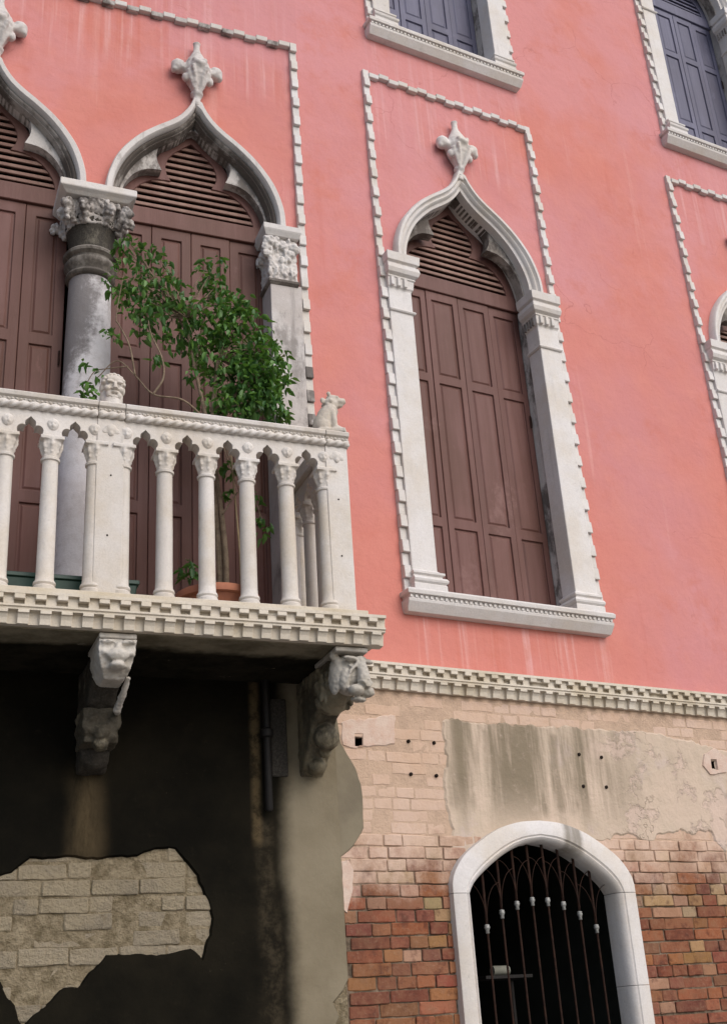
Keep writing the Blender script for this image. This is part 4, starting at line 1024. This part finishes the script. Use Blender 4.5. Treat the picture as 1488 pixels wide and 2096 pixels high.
M['palemortar'] = t_.done(t_.mix(t_.ramp(a_, .35, .65), (.19, .15, .09), (.40, .33, .22)), .95, t_.bump(t_.math('ADD', t_.math('MULTIPLY', a_, 1.4), b_), 1.0, .03), .1)
pw.data.materials[0] = M['palemortar']
PB = {k: [me.copy() for me in v] for k, v in BM.items()}
for v in PB.values():
    for me in v: me.materials[0] = M['palebrick']
for r in range(13):
    z = 1.70 + r * .0815
    x = -2.3 - (.12 if r % 2 else 0) - rnd.uniform(0, .06)
    while x < -.6:
        kind = 's' if rnd.random() < .72 else 'h'; L = .232 if kind == 's' else .112
        cx, cz = x + L / 2, z + .03
        if any(inside((cx + a * L * .55, cz + b), PATCH) for a in (-1, 0, 1) for b in (-.035, .035)) and cx > -2.05:
            if rnd.random() < .14: x += L + .012; continue
            o = new('brick', rnd.choice(PB[kind]), None, pw); o.location = (x, -(.004 + rnd.uniform(-.008, .007)), z + rnd.uniform(-.005, .005)); o.scale = (1, 1, rnd.uniform(1.10, 1.24)); o.rotation_euler = (rnd.uniform(-.05, .05), rnd.uniform(-.02, .02), rnd.uniform(-.03, .03))
            v = rnd.uniform(.85, 1.15); o.color = (.36 * v, .305 * v, .22 * v, 1)
        x += L + .012
# block in the wall beside the pipe
new('wall_block', MB().box(-.385, -.29, 0, .032, 2.96, 3.40).mesh('wall_block', .005, jit=.002), 'stone_black', pw)
# iron downpipe
pp = new('downpipe', None, None, pal); pp['label'] = 'black iron pipe with a collar under the balcony'
new('pipe', MB().tube([(-.418, .062, 3.50), (-.418, .062, 3.2), (-.418, .062, 2.775), (-.418, .062, 2.765)], [.022, .022, .022, .016], 14).mesh('pipe', smooth='auto'), 'pipe', pp)
new('pipe_collar', MB().lathe([(.024, 3.165), (.036, 3.172), (.038, 3.21), (.024, 3.22)], -.418, .062, 16).mesh('pipe_collar', smooth='auto'), 'pipe', pp)

# doorway
dwy = on_wall(new('doorway', None, None, pal), 'R', DC); dwy['label'] = 'arched white stone opening closed by a rusty iron grille'
n = 20; O = mirror([(x, DZ + z) for x, z in spline(D_OUT, n)]); I = mirror([(x, DZ + z) for x, z in spline(D_IN, n)])
prof = [(0, -.03), (0, .056), (.04, .06), (.66, .060), (.70, .052), (.74, .050), (.78, .056), (.86, .05), (.96, .03), (1., .0), (1., -.09), (.5, -.09)]
mb = MB().loft([[(o[0] + (i[0] - o[0]) * u, d, o[1] + (i[1] - o[1]) * u) for u, d in prof] for o, i in zip(O, I)])
new('arch_stone', mb.mesh('arch_stone', 0, smooth='auto'), 'door_stone', dwy)
for sg in (-1, 1):
    zz = DZ - .003
    for z0, z1 in ((1.28, zz), (.62, 1.277), (0, .617)) if sg < 0 else ((1.80, zz), (1.1, 1.797), (0, 1.097)):
        mb = MB().loft([[(sg * (.662 + (.532 - .662) * u), d, z) for u, d in prof] for z in (z0, z1)]); new('jamb_stone', mb.mesh('jamb_stone', 0, smooth='auto', jit=.0012), 'stone', dwy)
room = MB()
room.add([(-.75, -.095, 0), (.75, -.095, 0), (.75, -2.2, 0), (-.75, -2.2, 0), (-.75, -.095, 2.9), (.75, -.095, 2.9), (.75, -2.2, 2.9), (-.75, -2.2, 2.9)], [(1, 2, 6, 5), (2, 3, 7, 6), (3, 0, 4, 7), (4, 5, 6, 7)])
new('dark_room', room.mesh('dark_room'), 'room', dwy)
CZ = [2.148, 2.228, 2.276, 2.297, 2.294, 2.271, 2.214, 2.136]
DI = [(x, DZ + z) for x, z in spline(D_IN, 60)]
def in_top(x):
    x = abs(x); return min((z for xx, z in DI if xx <= x + .01), default=DZ)
bars = [(-.3955 + i * .113) for i in range(8)]
GD = -.035
for i, x in enumerate(bars):
    zt = DZ
    for (xa, za), (xb, zb) in zip(DI, DI[1:]):
        if xb <= abs(x) <= xa: zt = za
    new('grille_bar', MB().tube([(x, GD, 0), (x, GD, CZ[i]), (x, GD, zt + .02)], [.0065, .0065, .009], 8).mesh('grille_bar'), 'iron', dwy)
    new('bar_collar', MB().lathe([(.009, CZ[i] - .032), (.0115, CZ[i] - .030), (.010, CZ[i] - .014), (.015, CZ[i] - .006), (.017, CZ[i] + .004), (.013, CZ[i] + .008), (.016, CZ[i] + .014), (.009, CZ[i] + .018)], x, GD, 12).mesh('bar_collar', smooth=True), 'lead', dwy)
for i in range(9):
    xa = bars[i - 1] if i > 0 else bars[0] - .113; xb = bars[i] if i < 8 else bars[7] + .113
    za = CZ[i - 1] if i > 0 else CZ[0] - .1; zb = CZ[i] if i < 8 else CZ[7] - .1
    for (x0, z0, x1) in ((xa, za, xb), (xb, zb, xa)):
        if (i == 0 and x0 < bars[0]) or (i == 8 and x0 > bars[7]): continue
        pts = []
        for k in range(9):
            t = k / 8; pts.append((x0 + (x1 - x0) * (1 - math.cos(t * math.pi / 2)), GD + .008, z0 + .02 + .23 * math.sin(t * math.pi / 2)))
        pts = [p for p in pts if abs(p[0]) < .52 and p[2] < DZ + .29 * max(0, 1 - (abs(p[0]) / .55) ** 2.2) + .02]
        if len(pts) > 2: new('grille_scroll', MB().tube(pts, .0024, 6).mesh('grille_scroll'), 'iron', dwy)
new('grille_rail', MB().box(-.55, .55, GD - .006, GD + .006, 1.02, 1.05).mesh('grille_rail'), 'iron', dwy)
def dj(o): return on_wall(o, 'R', DC)
# things standing dimly behind the grille
o = new('paper_roll', MB().tube([(-.145, -.40, 1.934), (-.03, -.40, 1.934)], .028, 16).mesh('paper_roll', smooth='auto'), 'paper'); dj(o); tag(o, 'pale rolled sheet dimly seen behind the iron grille', 'roll')
o = new('wall_shelf', None); dj(o); tag(o, 'dark shelf behind the iron grille carrying the pale roll', 'shelf')
for z in (1.885,): new('shelf_board', MB().box(-.24, .10, -.56, -.33, z, z + .02).mesh('shelf_board', .002), 'pipe', o)
for x in (-.23, .075): new('upright', MB().box(x, x + .02, -.555, -.535, 0, 1.884).mesh('upright', .002), 'pipe', o)

# ---------------------------------------------------------------- statues on the rail
def lion_statue():
    mb = MB()      # seated, looking to the right along the rail; origin at the rail top
    mb.box(-.075, .075, -.05, .055, 0, .022); mb.ell((.035, 0, .022), (.05, .05, .025)); mb.ell((-.04, 0, .06), (.05, .05, .06)); mb.ell((-.035, .03, .05), (.038, .026, .045)); mb.ell((-.035, -.03, .05), (.038, .026, .045))
    mb.tube([(-.035, 0, .07), (-.012, 0, .12), (.012, 0, .165)], [.052, .050, .040], 14)
    for sg in (-1, 1):
        mb.tube([(.010, sg * .026, .13), (.020, sg * .028, .08), (.024, sg * .028, .03)], [.024, .018, .016], 10); mb.ell((.034, sg * .028, .034), (.022, .014, .012)); mb.ell((.0, sg * .028, .135), (.026, .02, .034))
    mb.ell((.012, 0, .185), (.042, .038, .042)); mb.ell((.020, 0, .205), (.036, .034, .032)); mb.ell((.054, 0, .196), (.032, .026, .022)); mb.ell((.074, 0, .200), (.015, .019, .018)); mb.ell((.052, 0, .172), (.020, .017, .008))
    for sg in (-1, 1): mb.ell((.0, sg * .022, .236), (.011, .010, .013)); mb.ell((.040, sg * .022, .215), (.014, .010, .008))
    rn = random.Random(4)
    for i in range(18): mb.ell((rn.uniform(-.035, .02), rn.choice((-1, 1)) * rn.uniform(.025, .04), rn.uniform(.12, .20)), rn.uniform(.009, .014), 7, 5)
    return sculpt(mb, 'lion_statue', .0048, 1, .0015, 60)
o = new('lion_statue', lion_statue(), 'stone_warm'); o.location = (-.172, -.66, 4.784); o.rotation_euler.z = RAD(-18); o.scale = (1.13,) * 3
tag(o, 'small seated stone lion on the corner of the balcony rail', 'statue')
def bust_face():
    mb = MB(); e = lambda c, r: mb.ell(c, r, 16, 11)
    e((0, -.012, .022), (.056, .058, .062)); e((0, -.004, -.030), (.046, .046, .050))
    e((0, .036, .044), (.046, .016, .024)); mb.tube([(0, .046, .026), (0, .060, .0), (0, .062, -.010)], [.008, .011, .014], 10)
    for q in (-1, 1):
        e((q * .026, .044, .030), (.022, .012, .008)); e((q * .034, .034, -.008), (.020, .018, .018)); e((q * .024, .036, .013), (.008, .008, .006)); e((q * .058, -.01, .0), (.012, .018, .026)); e((q * .026, .030, -.040), (.016, .020, .022)); e((q * .013, .052, -.008), (.008, .008, .007))
    e((0, .046, -.026), (.024, .010, .007)); e((0, .044, -.052), (.022, .011, .007)); e((0, .036, -.070), (.024, .020, .016))
    for q in range(9):
        a = math.pi * q / 8; e((math.cos(a) * .054, .006, .030 + math.sin(a) * .048), (.014, .022, .014))
    return mb
hm = sculpt(bust_face(), 'face', .0036, 1, .0012, 70); hm.materials.append(M['stone_warm'])
bu = bpy.data.objects.new('stone_bust', None); COL.objects.link(bu); bu.location = (-1.425, -.665, 4.784); bu.rotation_euler.z = RAD(4)
tag(bu, 'carved stone head with open mouth on the balcony rail', 'statue')
o = new('face', hm, None, bu); o.location = (0, -.008, .112); o.rotation_euler.x = RAD(12)
mb = MB(); mb.lathe([(.054, 0), (.052, .03), (.045, .06), (.043, .09), (.040, .12)], 0, -.004, 20); mb.ell((-.045, -.02, .07), (.018, .03, .06)); mb.ell((.045, -.02, .07), (.018, .03, .06)); mb.box(-.055, .055, -.05, .045, 0, .012)
new('neck', sculpt(mb, 'neck', .006, 2, .002, 50), 'stone_warm', bu)

# ---------------------------------------------------------------- pot, planter, tree
PS, PDp = -.785, .40
po = bpy.data.objects.new('terracotta_pot', None); COL.objects.link(po); po.location = (PS, -PDp, 3.699)
tag(po, 'round terracotta flower pot on the balcony floor holding the green tree', 'pot')
new('pot_body', MB().loft([[(r * math.cos(2 * math.pi * k / 32), r * math.sin(2 * math.pi * k / 32), z) for k in range(32)] for r, z in [(.13, 0), (.20, .10), (.212, .125), (.195, .125), (.13, .05)]]).mesh('pot_body', smooth='auto'), 'terracotta', po)
new('pot_rim', MB().loft([[(r * math.cos(2 * math.pi * k / 32), r * math.sin(2 * math.pi * k / 32), z) for k in range(32)] for r, z in [(.205, .105), (.228, .11), (.232, .135), (.225, .15), (.205, .152), (.195, .14), (.195, .11)]], closed=True).mesh('pot_rim', smooth='auto'), 'terracotta', po)
new('soil', MB().lathe([(.15, .08), (.193, .12), (.10, .128), (.001, .13)], 0, 0, 24).mesh('soil', smooth=True), 'soil', po)
pl = bpy.data.objects.new('planter_box', None); COL.objects.link(pl); pl.location = (-1.62, -.44, 3.699)
tag(pl, 'long dark green planter box on the floor behind the balcony columns', 'planter')
new('trough', MB().stack([(-.37, .36, -.075, .075, 0), (-.385, .375, -.09, .09, .135)]).mesh('trough', .006, 2), 'green', pl)
new('trough_rim', MB().stack([(-.395, .385, -.10, .10, .135), (-.395, .385, -.10, .10, .158), (-.37, .36, -.08, .08, .158), (-.37, .36, -.08, .08, .137)]).mesh('trough_rim', .003), 'green', pl)

tree = bpy.data.objects.new('potted_tree', None); COL.objects.link(tree); tree.location = (PS, -PDp, 3.81)
tag(tree, 'leafy green weeping fig tree growing in the pot on the balcony', 'tree')
rt = random.Random(11)
def tp(s, z, d=None): return (s - PS, (d if d is not None else .42) - PDp, z - 3.81)
def curve(pts, r0, r1, name, mat='bark', n=7):
    k = 10; P = [Vector(p) for p in pts]; out = []
    ext = [P[0] * 2 - P[1]] + P + [P[-1] * 2 - P[-2]]
    for i in range(1, len(ext) - 2):
        for j in range(k):
            t = j / k; out.append(.5 * (2 * ext[i] + (ext[i + 1] - ext[i - 1]) * t + (2 * ext[i - 1] - 5 * ext[i] + 4 * ext[i + 1] - ext[i + 2]) * t * t + (3 * ext[i] - ext[i - 1] - 3 * ext[i + 1] + ext[i + 2]) * t ** 3))
    out.append(P[-1]); m_ = len(out)
    return new(name, MB().tube([tuple(p) for p in out], [r0 + (r1 - r0) * i / (m_ - 1) for i in range(m_)], n).mesh(name, smooth=True), mat, tree)
curve([tp(-.775, 3.80, .40), tp(-.765, 4.0, .40), tp(-.785, 4.35, .41), tp(-.80, 4.75, .42), tp(-.80, 5.0, .42), tp(-.76, 5.35, .40)], .022, .013, 'trunk')
curve([tp(-.74, 3.80, .42), tp(-.745, 4.1, .44), tp(-.78, 4.5, .43), tp(-.84, 4.9, .43), tp(-.90, 5.25, .41), tp(-.96, 5.6, .40)], .017, .009, 'trunk')
new('cane', MB().tube([tp(-.66, 3.80, .44), tp(-.665, 4.1, .45), tp(-.715, 4.75, .47)], .0055, 7).mesh('cane', smooth=True), 'cane', tree)
clumps = [(-1.306, 6.026, .078, 26), (-1.157, 5.932, .104, 44), (-1.345, 5.806, .10, 36), (-1.198, 5.696, .117, 52), (-1.066, 5.756, .091, 40), (-.809, 5.949, .085, 44), (-.765, 5.835, .06, 20), (-.977, 5.599, .117, 60), (-1.196, 5.525, .10, 40), (-1.388, 5.417, .045, 9), (-.783, 5.6, .15, 120), (-.6, 5.563, .15, 120), (-.755, 5.364, .15, 110), (-.512, 5.405, .13, 110), (-.609, 5.186, .165, 170), (-.424, 5.282, .10, 70), (-.492, 5.038, .12, 100), (-.79, 5.08, .09, 30), (-.37, 5.03, .04, 14), (-1.52, 5.014, .05, 16), (-1.539, 5.186, .02, 4), (-1.456, 5.135, .022, 4),
          (-.708, 4.624, .05, 12), (-.543, 4.275, .06, 16), (-.56, 4.45, .05, 8), (-.95, 3.98, .055, 14), (-.725, 4.468, .03, 6), (-.90, 5.45, .09, 26), (-1.05, 5.40, .05, 10), (-.66, 5.72, .09, 50), (-.40, 5.45, .07, 30), (-.55, 5.28, .13, 90), (-.70, 4.98, .10, 40), (-1.26, 5.66, .09, 26), (-.93, 5.20, .04, 6), (-1.12, 5.30, .04, 6), (-.66, 5.05, .12, 60), (-.44, 5.16, .09, 40)]
# branches: from the trunks out to the clumps
hub = {0: (-.80, 4.98), 1: (-.90, 5.25), 2: (-.96, 5.6), 3: (-.76, 5.35)}
extra = [((-.86, 4.90), (-1.0, 4.99), (-1.16, 5.02), (-1.26, 5.14), (-1.36, 5.24), (-1.456, 5.15), .007), ((-1.16, 5.02), (-1.11, 5.12), (-1.12, 5.25), (-1.19, 5.42), (-1.20, 5.6), (-1.20, 5.75), .007), ((-1.26, 5.14), (-1.30, 5.32), (-1.36, 5.45), (-1.38, 5.5), (-1.36, 5.7), (-1.34, 5.85), .006),
         ((-.96, 5.55), (-1.05, 5.7), (-1.15, 5.85), (-1.24, 5.98), (-1.30, 6.04), (-1.31, 6.07), .007), ((-.90, 5.25), (-.86, 5.5), (-.82, 5.7), (-.80, 5.85), (-.80, 5.95), (-.80, 6.0), .008), ((-.80, 4.9), (-.70, 5.05), (-.62, 5.2), (-.55, 5.35), (-.50, 5.45), (-.46, 5.5), .011), ((-.79, 4.85), (-.68, 4.95), (-.55, 5.02), (-.46, 5.1), (-.40, 5.16), (-.38, 5.2), .009),
         ((-1.30, 5.2), (-1.40, 5.20), (-1.47, 5.19), (-1.51, 5.12), (-1.53, 5.07), (-1.53, 5.0), .004), ((-.775, 4.3), (-.68, 4.45), (-.60, 4.48), (-.55, 4.42), (-.54, 4.35), (-.545, 4.25), .005), ((-.77, 3.9), (-.85, 4.0), (-.92, 4.02), (-.96, 4.0), (-.98, 3.97), (-1.0, 3.95), .004)]
for e in extra:
    pts = [tp(s, z, .42 + .08 * math.sin(7 * s + 3 * z)) for s, z in e[:-1]]; curve(pts, e[-1], e[-1] * .4, 'branch', n=6)
leafs = []
for s, z, r, nl in clumps:
    dep = max(r * 1.1, .05) if r < .08 else .17
    for k in range(int(nl * 1.9)):
        while True:
            u = Vector((rt.uniform(-1, 1), rt.uniform(-1, 1), rt.uniform(-1, 1)))
            if u.length <= 1: break
        u = u.normalized() * (u.length ** .7)
        leafs.append((s + u.x * r * 1.2, min(.66, max(.16, .42 + u.y * dep)), z + u.z * r * 1.15))
        if rt.random() < .01 and r > .05:
            a = leafs[-1]
# twigs tying scattered leaves to the clumps
for s, z, r, nl in clumps:
    if r < .06: continue
    h = min(hub.values(), key=lambda q: (q[0] - s) ** 2 + (q[1] - z) ** 2)
    for k in range(3):
        e = (s + rt.uniform(-.7, .7) * r, z + rt.uniform(-.3, .8) * r); dd = .42 + rt.uniform(-.08, .08)
        new('twig', MB().tube([tp(h[0], h[1]), tp((h[0] + e[0]) / 2 + rt.uniform(-.03, .03), (h[1] + e[1]) / 2 + .03, dd), tp(e[0], e[1], dd)], [.005, .0035, .0015], 5).mesh('twig'), 'bark', tree)
def leaf_geo(L):
    w = L * .26
    return [(0, 0, 0), (w * .75, L * .28, .004), (w, L * .52, -.002), (w * .55, L * .78, -.012), (0, L, -.022), (-w * .55, L * .78, -.012), (-w, L * .52, -.002), (-w * .75, L * .28, .004), (0, L * .5, -.012)], [(0, 1, 2, 8), (2, 3, 4, 8), (4, 5, 6, 8), (6, 7, 0, 8)]
LV, LF = leaf_geo(.052)
leafme = bpy.data.meshes.new('leaf'); leafme.from_pydata(LV, [], LF); leafme.materials.append(M['leaf']); leafme.polygons.foreach_set('use_smooth', [True] * len(leafme.polygons))
def leaf_matrix(p):
    yaw = rt.uniform(0, 2 * math.pi); droop = RAD(rt.uniform(-62, 22)); roll = RAD(rt.uniform(-35, 35)); k = rt.uniform(.55, 1.3)
    x, d, z = p
    return Matrix.Translation((x - PS, -(d - PDp), z - 3.81)) @ Matrix.Rotation(yaw, 4, 'Z') @ Matrix.Rotation(droop, 4, 'X') @ Matrix.Rotation(roll, 4, 'Y') @ Matrix.Scale(k, 4)
leafs.sort(key=lambda p: -p[1])
vs, fs = [], []
near = leafs[:260]
rest = leafs[260:]
for p in near:
    o = new('leaf', leafme, None, tree); o.matrix_local = leaf_matrix(p)
for p in rest:
    mt = leaf_matrix(p); b = len(vs); vs += [tuple(mt @ Vector(v)) for v in LV]; fs += [tuple(i + b for i in f) for f in LF]
cm = bpy.data.meshes.new('crown'); cm.from_pydata(vs, [], fs); cm.materials.append(M['leaf']); cm.polygons.foreach_set('use_smooth', [True] * len(cm.polygons))
o = new('crown', cm, None, tree); o['kind'] = 'stuff'
print('leaves', len(leafs), 'objects', len(bpy.data.objects))

try: bpy.data.scenes.remove(SCR)
except Exception: pass
